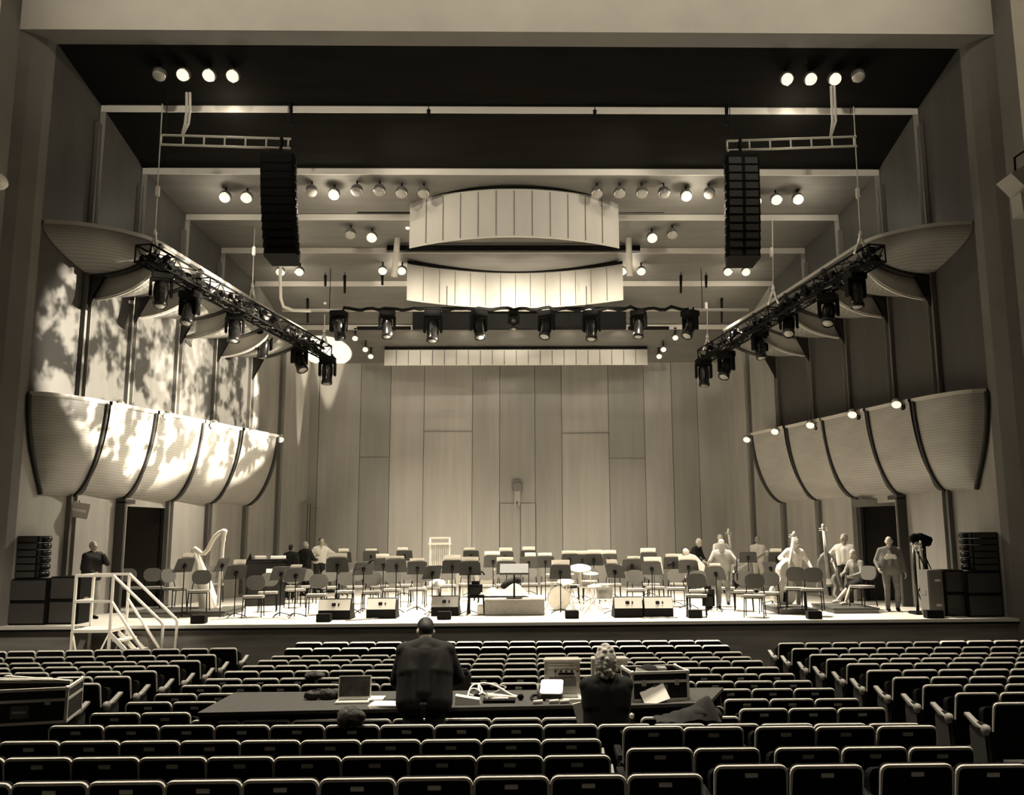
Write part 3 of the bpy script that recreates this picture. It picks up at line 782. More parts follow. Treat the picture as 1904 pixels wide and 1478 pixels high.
# ================================================================ GROUND STACKS
def stack_box(name, label, cat, x0, x1, y0, y1, z0, z1, m, group=None, rows=1, grille=True):
    t = thing(name, label, cat, ((x0 + x1) / 2, (y0 + y1) / 2, z0), 0, group)
    b = MB(); b.box((0, 0, (z1 - z0) / 2), (x1 - x0, y1 - y0, z1 - z0), bev=.02); b.build('cabinet', m, t)
    if grille:
        for i in range(rows):
            h = (z1 - z0) / rows
            b = MB(); b.box((0, -(y1 - y0) / 2 - .006, h * (i + .5)), (x1 - x0 - .08, .02, h * .86), bev=.005); b.build('grille', 'darkgrey', t)
    b = MB()
    for sx in (-1, 1): b.box((sx * (x1 - x0) / 2, 0, (z1 - z0) * .5), (.02, .2, .1), bev=.005)
    b.build('handle', 'midgrey', t)
    return t
def stack_array(side, uc, v0, Y, z0, sx):
    p = at(uc, v0, Y); H = p.z - z0; n = 6
    t = thing('loudspeaker_stack', 'tall black stack of curved loudspeakers at the %s stage edge' % side, 'loudspeaker', (p.x, Y, z0))
    for i in range(n):
        h = H / n; b = MB(); zc = h * (i + .5)
        b.box((0, 0, zc), (.60, .55, h * .93), bev=.015)
        c = b.build('cabinet', 'black', t)
        b = MB(); b.lathe([(0, -h * .42), (.10, -h * .40), (.13, -h * .2), (.13, h * .2), (.10, h * .40), (0, h * .42)], (sx * .30, 0, zc), None, 12); b.build('horn', 'blackgloss', c)
        b = MB(); b.box((0, -.28, zc), (.52, .02, h * .8)); b.build('grille', 'darkgrey', c)
stack_box('subwoofer', 'wide black subwoofer under the tall left stack', 'loudspeaker', at(8, 1100, 19.5).x, at(88, 1100, 19.5).x, 19.5, 20.1, 0, .96, 'black', None, 2)
stack_array('left', 60, 996, 19.85, .97, 1)
stack_box('subwoofer', 'black subwoofer between the left stack and the man in jacket', 'loudspeaker', at(91, 1100, 19.6).x, at(148, 1100, 19.6).x, 19.6, 20.2, 0, 1.0, 'black', None, 2)
stack_box('subwoofer', 'wide black subwoofer under the tall right stack', 'loudspeaker', at(1798, 1100, 19.55).x, at(1864, 1100, 19.55).x, 19.55, 20.15, 0, .97, 'black', None, 2)
stack_array('right', 1818, 989, 19.85, .98, -1)
stack_box('subwoofer', 'black subwoofer beside the right stack next to the road case', 'loudspeaker', at(1757, 1100, 19.7).x, at(1796, 1100, 19.7).x, 19.7, 20.3, 0, 1.0, 'black', None, 2)
t = stack_box('road_case', 'grey upright road case left of the right subwoofers', 'case', at(1727, 1100, 19.75).x, at(1756, 1100, 19.75).x, 19.75, 20.2, 0, 1.0, 'midgrey', None, 1, False)
for z in (.25, .78):
    b = MB(); b.box((0, -.315, z), (.12, .03, .05), bev=.01); b.build('latch', 'steel', t)
# rack on a stand with bunched cables
t = thing('equipment_pole', 'slim black equipment stand with bunched cables right of the man looking down', 'stand', (at(1714, 1100, 20.4).x, 20.4, 0))
b = MB(); b.cyl((-.12, 0, 0), (-.12, 0, 1.62), .035, .035, 10); b.cyl((.12, .02, 0), (.12, .02, 1.55), .06, .05, 10); b.build('pole', 'blackgloss', t)
b = MB(); b.cyl((.02, -.08, 0), (.02, -.08, 1.5), .022, .022, 8); b.build('conduit', 'alu', t)
b = MB(); b.box((0, 0, .03), (.5, .45, .06), bev=.01); b.build('base_plate', 'black', t)
b = MB(); b.box((.12, 0, 1.66), (.34, .22, .22), rot=Euler((0, .4, 0)).to_matrix(), bev=.03); b.box((-.1, 0, 1.7), (.2, .2, .16), rot=Euler((0, -.5, 0)).to_matrix(), bev=.03); b.build('lamp_box', 'black', t)
b = MB(); rnd = random.Random(4)
for i in range(14):
    b = MB(); b.box((rnd.uniform(-.22, .2), rnd.uniform(-.16, -.05), rnd.uniform(1.42, 1.62)), (.07, .05, .04), rot=Euler((rnd.random() * 3, rnd.random() * 3, 0)).to_matrix(), bev=.008); b.build('connector', 'alu', t)
b = MB()
for i in range(4): b.tube([(rnd.uniform(-.1, .1), -.1, 1.4), (rnd.uniform(-.2, .2), -.14, 1.0), (rnd.uniform(-.15, .2), -.12, .5), (rnd.uniform(-.2, .3), -.3, .02)], .015, 6)
b.build('cable', 'black', t)
# ================================================================ PORTABLE STAIRS (left)
a = atz(133, 1171, 0.0); x0 = a.x; yN = 18.42; yF = 19.22; px = x0 + .78; G = -1.13
t = thing('portable_stairs', 'pale aluminium portable stairs with guard rails at the left stage front', 'stairs', (x0, yN, G))
def L(x, y, z): return Vector((x - x0, y - yN, z - G))
b = MB(); b.box(L((x0 + px) / 2, (yN + yF) / 2, -.03), (px - x0, yF - yN, .06)); b.build('platform', 'white', t)
for (x, y) in ((x0 + .02, yN + .02), (px - .02, yN + .02), (x0 + .02, yF - .04), (px - .02, yF - .04)):
    b = MB(); b.box(L(x, y, (G - .03) / 2), (.05, .05, -G - .04)); b.build('leg', 'white', t)
for (xa, za, xb, zb, y) in ((x0 + .04, -.1, x0 + .26, G + .02, yN + .02), (px - .04, -.1, px - .5, G + .02, yN + .02), (px - .04, -.1, px - .5, G + .02, yF - .04)):
    b = MB(); b.cyl(L(xa, y, za), L(xb, y, zb), .018, .018, 8); b.build('brace', 'white', t)
RH = 1.06
for y in (yN + .02, yF - .04):
    for x in (x0 + .02, px - .02):
        b = MB(); b.box(L(x, y, RH / 2), (.045, .045, RH)); b.build('guard_post', 'white', t)
    b = MB()
    for z in (RH, .55):
        if y < yN + .1 or z > 1: b.box(L((x0 + px) / 2, y, z), (px - x0, .05, .05))
    b.build('guard_rail', 'white', t)
b = MB()
for z in (RH, .55): b.box(L(x0 + .02, (yN + yF) / 2, z), (.05, yF - yN - .05, .05))
b.build('side_rail', 'white', t)
NSTEP = 4; run = .245; rise = -G / (NSTEP + 1)
for i in range(NSTEP):
    b = MB(); b.box(L(px + run * (i + .5), (yN + yF) / 2, -rise * (i + 1)), (run * .86, yF - yN - .1, .045), bev=.005); b.build('tread', 'white', t)
ex = px + run * NSTEP
for y in (yN + .03, (yN + yF) / 2, yF - .04):
    b = MB(); p = L(px - .02, y, -.08); q = L(ex, y, -rise * NSTEP - .16)
    b.prism([(0, .05), (0, -.06), (q.x - p.x, q.z - p.z - .06), (q.x - p.x, q.z - p.z + .05)], .03, Matrix.Translation(p)); b.build('stringer', 'white', t)
for y in (yN + .02, yF - .04):
    b = MB(); b.tube([L(px - .02, y, RH), L(ex + .02, y, RH - (rise * NSTEP) - .02), L(ex + .05, y, RH - rise * NSTEP - .09), L(ex + .03, y, -rise * NSTEP + .02)], .032, 8)
    b.tube([L(px - .02, y, .55), L(ex + .02, y, .55 - rise * NSTEP - .55)], .030, 8); b.build('hand_rail', 'white', t)
# doorway things: pale tilted panel, small lamp
p = at(146, 948, 21.0)
t = thing('tilted_board', 'pale tilted board with light stripe under the left wall shells', 'board', p)
b = MB(); rt = Euler((R(12), R(10), R(18))).to_matrix(); b.box((0, 0, 0), (.46, .06, .36), rot=rt, bev=.01); b.build('body', 'panel_sign', t)
b = MB(); b.box(rt @ Vector((.0, -.035, .0)), (.34, .01, .06), rot=rt); b.build('stripe', 'white', t)
b = MB(); b.cyl((0, .04, .1), (-.1, .15, .32), .02, .02, 6); b.build('bracket', 'black', t)
p = at(206, 962, 22.55)
t = thing('bracket_lamp', 'small bright bracket lamp at top left of the left doorway', 'lamp', p)
b = MB(); b.ball((0, 0, 0), .06, 10); b.cyl((0, 0, -.03), (.02, -.02, -.16), .03, .02, 8); b.build('bulb', 'lens_on', t)
b = MB(); b.cyl((0, 0, .04), (-.12, .05, .12), .02, .02, 6); b.build('arm', 'black', t)
# open door leaves
def leaf(label, x, y0, z1, sx, pale):
    t = thing('open_door', label, 'door', (x, y0, 0))
    b = MB(); b.box((0, .0, z1 / 2), (.42, .05, z1), rot=Matrix.Rotation(R(-6 * sx), 3, 'Z')); b.build('panel', 'black', t)
    if pale:
        b = MB(); b.box((-sx * -.0 - .21, -.03, z1 / 2 + .1), (.035, .03, z1 - .3)); b.build('edge', 'lip', t)
    b = MB(); b.box((sx * -.15, -.05, 1.0), (.06, .05, .05), bev=.01); b.build('handle', 'steel', t)
leaf('black door leaf standing open at left of the left doorway', at(198, 1000, 22.5).x, 22.5, 2.35, 1, False)
leaf('black door leaf with pale edge at right of the right doorway', at(1697, 1000, 22.5).x + .0, 22.5, 2.4, -1, True)
# frame of the right doorway
b = MB(); p = at(1590, 938, 24.2); q = at(1703, 930, 22.6)
b.box(((p.x + q.x) / 2, (p.y + q.y) / 2, 2.62), (.16, 2.0, .2), rot=Matrix.Rotation(math.atan2(-(q.x - p.x), q.y - p.y), 3, 'Z')); struct('trim_23', b, 'pilaster')

for i, (x, y) in enumerate(((-6.85, 31.45), (-7.28, 31.2))):
    t = thing('floor_uplight', 'small black uplight on floor in the rear left stage corner, %s' % ('right one' if i == 0 else 'left one'), 'stage light', (x, y, 0))
    b = MB(); b.box((0, 0, .03), (.24, .2, .06), bev=.01); b.build('base', 'black', t)
    b = MB(); b.lathe([(0, .07), (.07, .07), (.09, .12), (.09, .26), (.075, .26), (.07, .14), (0, .14)], (0, 0, 0), None, 16); b.build('housing', 'black', t)
# ================================================================ STAGE FURNITURE
def chair_parts(root):
    poly = rbox_poly(.46, .44, .09, 4)
    b = MB(); b.prism([(x, z - .22) for x, z in poly], .055, Matrix.Translation((0, 0, .455)) @ Matrix.Rotation(R(-90), 4, 'X')); b.build('seat', 'chair_seat', root)
    fr = Matrix.Translation((0, .235, .60)) @ Matrix.Rotation(R(-9), 4, 'X')
    b = MB(); b.prism(rbox_poly(.44, .33, .15, 6), .05, fr); b.build('backrest', 'chair_cloth', root)
    for sx in (-1, 1):
        b = MB(); b.tube([(sx * .2, .19, .43), (sx * .2, .235, .5), (sx * .17, .285, .72)], .012, 6); b.build('back_post', 'black', root)
        for (y, y2) in ((-.18, -.21), (.18, .23)):
            b = MB(); b.cyl((sx * .2, y, .43), (sx * .215, y2, 0), .013, .013, 6); b.build('leg', 'black', root)
    b = MB(); b.box((0, -.19, .42), (.4, .02, .025)); b.box((0, .19, .42), (.4, .02, .025)); b.build('seat_frame', 'black', root)
CH = [  # u, v of the feet, turn in degrees, row
 (239, 1137, 40, 0), (283, 1136, 30, 0), (322, 1139, 60, 0), (368, 1146, 10, 0), (395, 1128, 30, 0),
 (470, 1147, 8, 1), (497, 1137, 12, 1), (588, 1143, 5, 1), (548, 1130, 30, 1), (640, 1135, 5, 1), (690, 1136, 0, 1), (727, 1130, 0, 1), (776, 1128, 0, 1),
 (612, 1124, 15, 2), (660, 1123, 10, 2), (705, 1121, 0, 2), (570, 1122, 25, 2), (752, 1119, 0, 2), (832, 1120, 0, 2), (868, 1117, 0, 2), (985, 1117, 0, 2), (1020, 1116, 0, 2), (1100, 1122, -5, 2), (1140, 1118, -8, 2),
 (1182, 1131, -6, 3), (1220, 1126, -10, 3), (1258, 1128, -10, 3), (1300, 1134, -10, 3), (1296, 1146, -14, 3), (1350, 1128, -14, 3), (1384, 1136, -16, 3), (1404, 1147, -20, 3), (1432, 1140, -22, 3),
 (1482, 1142, -20, 4), (1513, 1145, -25, 4), (1606, 1137, -60, 4),
 (1062, 1121, 0, 2), (938, 1119, 0, 2), (904, 1121, 0, 2), (802, 1124, 0, 2), (532, 1122, 25, 2), (1212, 1118, -10, 2), (1262, 1117, -10, 2),
]
names = ['on the left riser', 'front left of stage', 'rear centre of stage', 'front right of stage', 'beside the bass players at right']
proto = None; cnt = {}
order = sorted(CH, key=lambda c: c[0]); idx = {}
for c in order:
    cnt[c[3]] = cnt.get(c[3], 0) + 1; idx[c] = cnt[c[3]]
for c in CH:
    u, v, rz, g = c
    p = atz(u, v, 0.0)
    lab = 'grey orchestra chair %s, %s from left' % (names[g], nth(idx[c]))
    if proto is None:
        proto = thing('orchestra_chair', lab, 'chair'); chair_parts(proto); o = proto
    else: o = copy_tree(proto)
    o.location = (p.x, p.y, .12 if (g == 0 or u in (1482, 1513, 1606)) else 0); o.rotation_euler = (0, 0, R(rz)); o['label'] = lab; o['group'] = 'orchestra chairs ' + names[g]
# risers
def riser(label, u0, u1, v, z1, dep, m='midgrey'):
    p = atz(u0, v, 0); q = atz(u1, v, 0)
    t = thing('stage_riser', label, 'platform', ((p.x + q.x) / 2, p.y + dep / 2, 0), 0, 'low stage risers')
    w = q.x - p.x
    b = MB(); b.box((0, 0, z1 - .02), (w, dep, .04), bev=.005); b.build('top', 'tabletop', t)
    b = MB(); b.box((0, 0, (z1 - .04) / 2), (w - .04, dep - .04, z1 - .04)); b.build('skirt', m, t)
riser('low riser under the leftmost orchestra chairs', 231, 318, 1149, .12, 1.6)
riser('low riser right of the stairs near harp', 323, 415, 1147.5, .12, 1.5)
riser('low riser under the chairs by the right bass player', 1452, 1524, 1143, .12, 1.5, 'darkgrey')
riser('low riser under the seated woman', 1550, 1640, 1141, .12, 1.6, 'midgrey')
# music stands
def stand_parts(root, black):
    m = 'stand_b' if black else 'stand'
    b = MB(); b.cyl((0, 0, .02), (0, 0, 1.0), .013, .011, 8); b.build('pole', 'black', root)
    for k in range(3):
        a = R(90 + 120 * k); b = MB(); b.tube([(0, 0, .10), (.16 * math.cos(a), .16 * math.sin(a), .06), (.27 * math.cos(a), .27 * math.sin(a), .012)], .011, 6); b.build('leg', 'black', root)
    b = MB(); fr = Matrix.Translation((0, 0, 0)) @ Matrix.Rotation(R(24), 4, 'X')
    b.prism([(-.26, -.16), (.26, -.16), (.24, .15), (.20, .17), (-.20, .17), (-.24, .15)], .012, fr)
    b.box(fr @ Vector((0, .035, -.165)), (.52, .07, .012), rot=fr.to_3x3()); d = b.build('desk', m, root)
    b = MB(); b.box(fr @ Vector((0, -.03, -.02)), (.07, .05, .10), rot=fr.to_3x3(), bev=.008); b.build('clamp', 'black', d)
    return d
ST = [(343, 1051, 21.0, 60, 0), (413, 1050, 21.2, 80, 1), (439, 1064, 20.9, 42, 0), (523, 1066, 21.0, 42, 0), (550, 1069, 20.8, 48, 0), (627, 1051, 20.6, 5, 0), (676, 1057, 22, 32, 0), (713, 1050, 22.5, 0, 0), (737, 1052, 22.0, -5, 0), (776, 1056, 22.3, 0, 1), (804, 1064, 21, 45, 0), (841, 1054, 22, 8, 1), (874, 1057, 21.2, 0, 1), (917, 1044, 24, 0, 0), (942, 1056, 22.6, 0, 0), (983, 1046, 25, 0, 0), (1014, 1045, 25, 0, 1), (1042, 1064, 21.4, 0, 1), (1060, 1040, 26, 0, 1), (1083, 1041, 26, 0, 1), (1104, 1041, 25, -10, 1), (1143, 1062, 21, -42, 0), (1175, 1051, 23, 0, 0), (1212, 1057, 22.3, -25, 0), (1252, 1047, 23.5, -10, 0), (1280, 1054, 22.5, -20, 0), (1331, 1066, 21.6, -45, 0), (1391, 1036, 26, -15, 0), (1445, 1037, 26, -12, 0), (1433, 1056, 23.4, -62, 1),
 (690, 1034, 28, 5, 0), (752, 1033, 28, 0, 1), (876, 1033, 28, 0, 0), (940, 1035, 28, 0, 0), (983, 1033, 28.4, 0, 1), (1132, 1040, 27, 0, 0), (1206, 1037, 27, -5, 0), (638, 1036, 28, 5, 1)]
order = sorted(range(len(ST)), key=lambda i: ST[i][0])
front = [i for i in order if ST[i][2] < 23]; mid = [i for i in order if 23 <= ST[i][2] < 27]; rear = [i for i in order if ST[i][2] >= 27]
lab = {}
for row, nm in ((front, 'front rows'), (mid, 'middle rows'), (rear, 'back row')):
    for k, i in enumerate(row): lab[i] = '%s from left among stands of the %s' % (nth(k + 1), nm)
protos = {}
SHEET = {}
sheets = [0, 5, 7, 8, 9, 11, 12, 13, 14, 15, 16, 17, 18, 19, 20, 22, 23, 24, 25, 28, 30, 31, 32, 33, 34, 35, 36, 37, 2, 4, 21, 26]
for i, (u, v, Y, rz, bl) in enumerate(ST):
    d = at(u, v, Y); h = d.z
    lb = ('black' if bl else 'dark grey') + ' music stand, ' + lab[i]
    if bl not in protos:
        r = thing('music_stand', lb, 'music stand'); stand_parts(r, bl); protos[bl] = r; o = r
    else: o = copy_tree(protos[bl])
    o.location = (d.x, Y, 0); o.rotation_euler = (0, 0, R(rz)); o['label'] = lb; o['group'] = 'music stands'
    for ch in o.children:
        if ch.name.startswith('desk'): ch.location.z = h
        if ch.name.startswith('pole'): ch.scale.z = h / 1.0
    if i in sheets:
        rr = random.Random(i)
        b = MB(); fr = Matrix.Translation((rr.uniform(-.05, .05), 0, 0)) @ Matrix.Rotation(R(24), 4, 'X')
        w = rr.uniform(.30, .46) if abs(rz) < 30 else .30; up = rr.uniform(.06, .13)
        n = 7
        rows = []
        for z in (-.15, .17 + up):
            rows.append([fr @ Vector((-w / 2 + w * k / (n - 1), .022 + .012 * math.sin(math.pi * k / (n - 1)) + (.02 if z > 0 else 0), z)) for k in range(n)])
        back = [[p + Vector((0, -.012, 0)) for p in r] for r in rows]
        b.grid([rows[0], rows[1], back[1], back[0], rows[0]], smooth=False)
        s = b.build('sheet_music', 'paper'); s.location = (d.x, Y, h); s.rotation_euler = (0, 0, R(rz))
        tag(s, 'white sheet music on the stand that is ' + lab[i].replace('among stands of', 'in'), 'sheet music', 'sheet music on stands')
# wedge monitors (backs to the audience)
def wedge(label, u0, u1, v1, black=False):
    p = atz(u0, v1, 0); q = atz(u1, v1, 0); w = q.x - p.x
    t = thing('stage_monitor', label, 'loudspeaker', ((p.x + q.x) / 2, p.y + .28, 0), 0, 'wedge stage monitors')
    k = w / .74
    b = MB(); prof = [(-.24, 0), (-.24, .20), (-.13, .43), (-.05, .45), (.30, .03), (.30, 0)]
    lo = [Vector((-w / 2 * (1.06 if y > 0 else 1), y, z)) for y, z in prof]; hi = [Vector((w / 2 * (1.06 if y > 0 else 1), y, z)) for y, z in prof]
    b.face(lo); b.face(hi[::-1])
    for j in range(6): b.face([lo[j], hi[j], hi[(j + 1) % 6], lo[(j + 1) % 6]])
    b.build('cabinet', 'black', t)
    b = MB(); b.face([(-w / 2 + .01, -.252, .205), (w / 2 - .01, -.252, .205), (w / 2 - .01, -.142, .43), (-w / 2 + .01, -.142, .43)]); b.face([(-w / 2 + .01, -.24, .205), (w / 2 - .01, -.24, .205), (w / 2 - .01, -.13, .43), (-w / 2 + .01, -.13, .43)])
    pl = b.build('rear_panel', 'white' if not black else 'grey', t)
    b = MB(); fr = Euler((R(-26), 0, 0)).to_matrix()
    b.box((-.02, -.20, .325), (.09, .02, .075), rot=fr, bev=.01); b.box((.09, -.20, .325), (.03, .02, .06), rot=fr, bev=.006); b.build('connector_plate', 'black', pl)
    b = MB(); b.face([(-w / 2 + .03, .27, .09), (w / 2 - .03, .27, .09), (w / 2 - .03, -.02, .435), (-w / 2 + .03, -.02, .435)]); b.face([(-w / 2 + .03, .275, .10), (w / 2 - .03, .275, .10), (w / 2 - .03, -.015, .445), (-w / 2 + .03, -.015, .445)]); b.build('grille', 'darkgrey', t)
wedge('wedge monitor with pale back panel, leftmost of the left pair', 590, 649, 1153)
wedge('wedge monitor with pale back panel, right one of the left pair', 680, 734, 1151)
wedge('wedge monitor with dull grey back panel left of the podium', 801, 852, 1146, True)
wedge('wedge monitor with pale back panel, left one of the right pair', 1143, 1197, 1149)
wedge('wedge monitor with pale back panel, rightmost of the right pair', 1199, 1254, 1149)
for i, (u, v) in enumerate([(366, 1160), (600, 1157), (825, 1152.5), (1064, 1150.5), (1294, 1149.5), (1517, 1151.5), (1741, 1150)]):
    p = atz(u, v, 0)
    t = thing('front_fill_speaker', 'small black box speaker on the stage edge, %s of seven from left' % nth(i + 1), 'loudspeaker', (p.x, p.y + .12, 0), 0, 'small speakers along the stage edge')
    b = MB(); b.box((0, 0, .085), (.30 if i < 6 else .36, .22, .17), bev=.012); b.build('cabinet', 'black', t)
    b = MB(); b.box((0, -.113, .085), (.26, .012, .13)); b.build('grille', 'black', t)
# conductor's podium
p = atz(901, 1145, 0); q = atz(1013, 1145, 0); w = q.x - p.x
t = thing('conductor_podium', 'grey carpeted conductor podium at stage front centre', 'podium', ((p.x + q.x) / 2, p.y + .55, 0))
b = MB(); b.box((0, 0, .18), (w, 1.1, .34), bev=.01); b.build('base', 'podium', t)
b = MB(); b.box((0, 0, .365), (w + .02, 1.12, .03), bev=.008); b.build('top', 'white', t)
b = MB(); b.box((-w / 2 - .10, -.1, .12), (.16, .6, .2), bev=.01); b.build('step', 'white', t)
pod = Vector(t.location)
# conductor's stand on the podium
t = thing('music_stand', 'black conductor desk standing on the podium', 'music stand', (at(956, 1060, 20.95).x, 20.95, .38))
b = MB(); b.cyl((0, 0, 0), (0, 0, .62), .022, .018, 10); b.cyl((0, 0, 0), (0, 0, .02), .2, .18, 18); b.build('pole', 'black', t)
b = MB(); fr = Matrix.Translation((0, 0, .66)) @ Matrix.Rotation(R(-55), 4, 'X'); b.prism([(-.33, -.2), (.33, -.2), (.33, .2), (-.33, .2)], .016, fr); b.box(fr @ Vector((0, -.03, -.2)), (.66, .05, .016), rot=fr.to_3x3()); b.build('desk', 'stand', t)
# bag and grey cloth on the podium
b = MB(); rows = []
for j in range(9):
    y = -.3 + .6 * j / 8; rows.append([(x, y, .395 + .30 * math.exp(-((x + .0 - .12) / .28) ** 2) * math.exp(-(y / .22) ** 2) + .20 * math.exp(-((x + .42) / .2) ** 2) * math.exp(-(y / .25) ** 2)) for x in [-.65 + 1.1 * i / 18 for i in range(19)]])
b.grid(rows); b.grid([[(x, y, .385) for x, y, z in r] for r in (rows[0], rows[-1])]); o = b.build('folded_cloth', 'grey'); o.location = (pod.x - .12, pod.y + .1, 0); tag(o, 'grey cloth heaped on the conductor podium', 'cloth')
b = MB(); b.ball((0, 0, .10), (.24, .14, .11), 14, rot=Euler((0, -.35, 0)).to_matrix()); b.ball((.16, 0, .17), (.12, .1, .09), 12); o = b.build('bag', 'cloth_black'); o.location = (pod.x - .12, pod.y + .25, .58); tag(o, 'black soft bag on the grey cloth on the podium', 'bag')
# tall black stool left of the podium, with a rucksack
p = atz(885, 1143, 0)
t = thing('tall_stool', 'tall black stool with hoop back left of the podium', 'stool', p)
b = MB(); b.box((0, 0, .42), (.40, .36, .06), bev=.02); b.build('seat', 'black', t)
b = MB(); b.tube([(-.18, .12, .0), (-.19, .14, .9), (-.14, .15, .97), (.14, .15, .97), (.19, .14, .9)], .02, 8); b.build('back_hoop', 'black', t)
for sx in (-1, 1):
    for sy in (-1, 1): b = MB(); b.cyl((sx * .17, sy * .15, .4), (sx * .2, sy * .18, 0), .014, .014, 6); b.build('leg', 'black', t)
b = MB(); b.box((0, 0, .15), (.34, .2, .34), bev=.08); b.box((0, -.12, .1), (.26, .08, .2), bev=.03); o = b.build('rucksack', 'cloth_black'); o.location = (p.x - .02, p.y - .02, .45); tag(o, 'black rucksack on the tall stool left of the podium', 'bag')
# drum kit
def legs3(root, r, h, n=3, m='steel'):
    for k in range(n):
        a = R(90 + 360 / n * k); b = MB(); b.tube([(0, 0, h), (r * .6 * math.cos(a), r * .6 * math.sin(a), h * .45), (r * math.cos(a), r * math.sin(a), .012)], .012, 6); b.build('leg', m, root)
def drum(name, label, loc, r, h, axis=None, legs=0, lh=0, head='white', shell='wood_brown', cat='drum'):
    t = thing(name, label, cat, loc)
    ax = Vector(axis or (0, 0, 1)); c = Vector((0, 0, lh)) if axis is None else Vector((0, 0, r + .01))
    b = MB(); b.lathe([(r * .98, -h / 2), (r, -h / 2), (r, h / 2), (r * .98, h / 2)], c, ax, 24); b.build('shell', shell, t)
    for s in (-1, 1):
        b = MB(); b.lathe([(0, s * h * .5), (r * .99, s * h * .5)], c, ax, 24); b.lathe([(0, s * (h * .5 + .004)), (r * .99, s * (h * .5 + .004))], c, ax, 24); b.build('head', head, t)
        b = MB(); b.lathe([(r * .985, s * (h / 2 - .015)), (r * 1.03, s * (h / 2 - .015)), (r * 1.03, s * (h / 2 + .012)), (r * .985, s * (h / 2 + .012))], c, ax, 24); b.build('hoop', 'steel', t)
    if legs: legs3(t, r * 1.1, lh - h / 2 + .02, legs)
    if axis is not None:
        for s in (-1, 1): b = MB(); b.cyl((s * r * .8, -.05, r * .7), (s * (r + .12), -.12, 0), .012, .012, 6); b.build('spur', 'steel', t)
    return t
p = atz(1040, 1135, 0)
drum('bass_drum', 'bass drum with white front head right of the podium', (p.x, p.y + .2, 0), .27, .40, (0, -1, 0))
for nm, lb, dx, dy, r, h, lh in (('snare_drum', 'snare drum on a stand right of the bass drum', .75, -.05, .19, .15, .62), ('floor_tom', 'floor tom with legs at right of the drum kit', 1.15, .25, .21, .36, .42), ('tom_drum', 'small tom above the bass drum at left', -.16, .15, .15, .2, .76), ('tom_drum', 'small tom above the bass drum at right', .24, .15, .15, .2, .76)):
    drum(nm, lb, (p.x + dx, p.y + .2 + dy, 0), r, h, None, 3, lh)
def cymbal(label, u, v, Y, r, tilt):
    c = at(u, v, Y); t = thing('cymbal', label, 'cymbal', (c.x, Y, 0), 0, 'cymbals of the drum kit')
    ax = Vector((0, -math.sin(tilt), math.cos(tilt)))
    b = MB(); b.lathe([(0, .035), (.03, .03), (.05, .015), (r, -.015), (r, -.02), (.05, .008), (0, .02)], (0, 0, c.z), ax, 24); b.build('plate', 'white', t)
    b = MB(); b.cyl((0, 0, .15), (0, 0, c.z + .04), .012, .010, 8); b.build('pole', 'steel', t); legs3(t, .28, .3)
cymbal('large bright cymbal above the drum kit', 1079, 1055, 21.9, .26, .35)
cymbal('smaller bright cymbal right of the large one', 1098, 1065, 21.7, .19, .15)
cymbal('hi-hat cymbal low at right of the drum kit', 1105, 1088, 21.3, .17, .1)
cymbal('bright cymbal tilted alone left of the podium', 813, 1083, 21.2, .19, .45)
cymbal('bright cymbal low over the bass drum', 1052, 1080, 22.2, .2, .3)
t = thing('drum_stool', 'round drum stool behind the bass drum', 'stool', (p.x + .35, p.y + 1.1, 0)); b = MB(); b.lathe([(0, .47), (.16, .47), (.17, .50), (.15, .54), (0, .545)], (0, 0, 0), None, 18); b.build('seat', 'black', t); legs3(t, .24, .47)
# timpani and bright percussion at the rear
for i, (u, Y) in enumerate(((900, 28.8), (930, 29.0))):
    pass
t = thing('keyboard_percussion', 'pale framed percussion rack standing tall at rear left of centre', 'percussion', (at(818, 1010, 28).x, 28.0, 0))
z1 = at(818, 1000, 28).z; z0 = at(818, 1011, 28).z
b = MB()
for sx in (-1, 1):
    b.tube([(sx * .28, .05, 0), (sx * .30, .0, z1)], .03, 8)
b.build('upright', 'alu', t)
b = MB(); b.box((0, 0, z1), (.66, .06, .06), bev=.01); b.box((0, -.05, z0), (.72, .08, .07), bev=.01); b.build('crossbar', 'alu', t)
for i in range(9):
    b = MB(); b.cyl((-.24 + .06 * i, 0, z0), (-.24 + .06 * i, 0, .6 + .03 * i), .018, .018, 8); b.build('chime', 'steel', t)
b = MB(); b.box((0, 0, .05), (.7, .5, .06)); b.build('base', 'alu', t)
t = thing('timpani', 'copper-grey kettle drum at rear left of centre', 'drum', (at(860, 1040, 27.2).x, 27.2, 0)); b = MB(); b.lathe([(0, .25), (.15, .28), (.28, .42), (.34, .62), (.35, .80), (.33, .82), (0, .825)], (0, 0, 0), None, 22); b.build('bowl', 'grey', t); b = MB(); b.lathe([(.34, .80), (.37, .80), (.37, .84), (.34, .84)], (0, 0, 0), None, 22); b.build('hoop', 'steel', t); legs3(t, .36, .5)
t = thing('timpani', 'second kettle drum behind the large bright stands', 'drum', (at(900, 1040, 27.0).x, 27.0, 0)); b = MB(); b.lathe([(0, .25), (.15, .28), (.26, .42), (.31, .62), (.32, .80), (.30, .82), (0, .825)], (0, 0, 0), None, 22); b.build('bowl', 'grey', t); b = MB(); b.lathe([(.31, .80), (.34, .80), (.34, .84), (.31, .84)], (0, 0, 0), None, 22); b.build('hoop', 'steel', t); legs3(t, .33, .5)
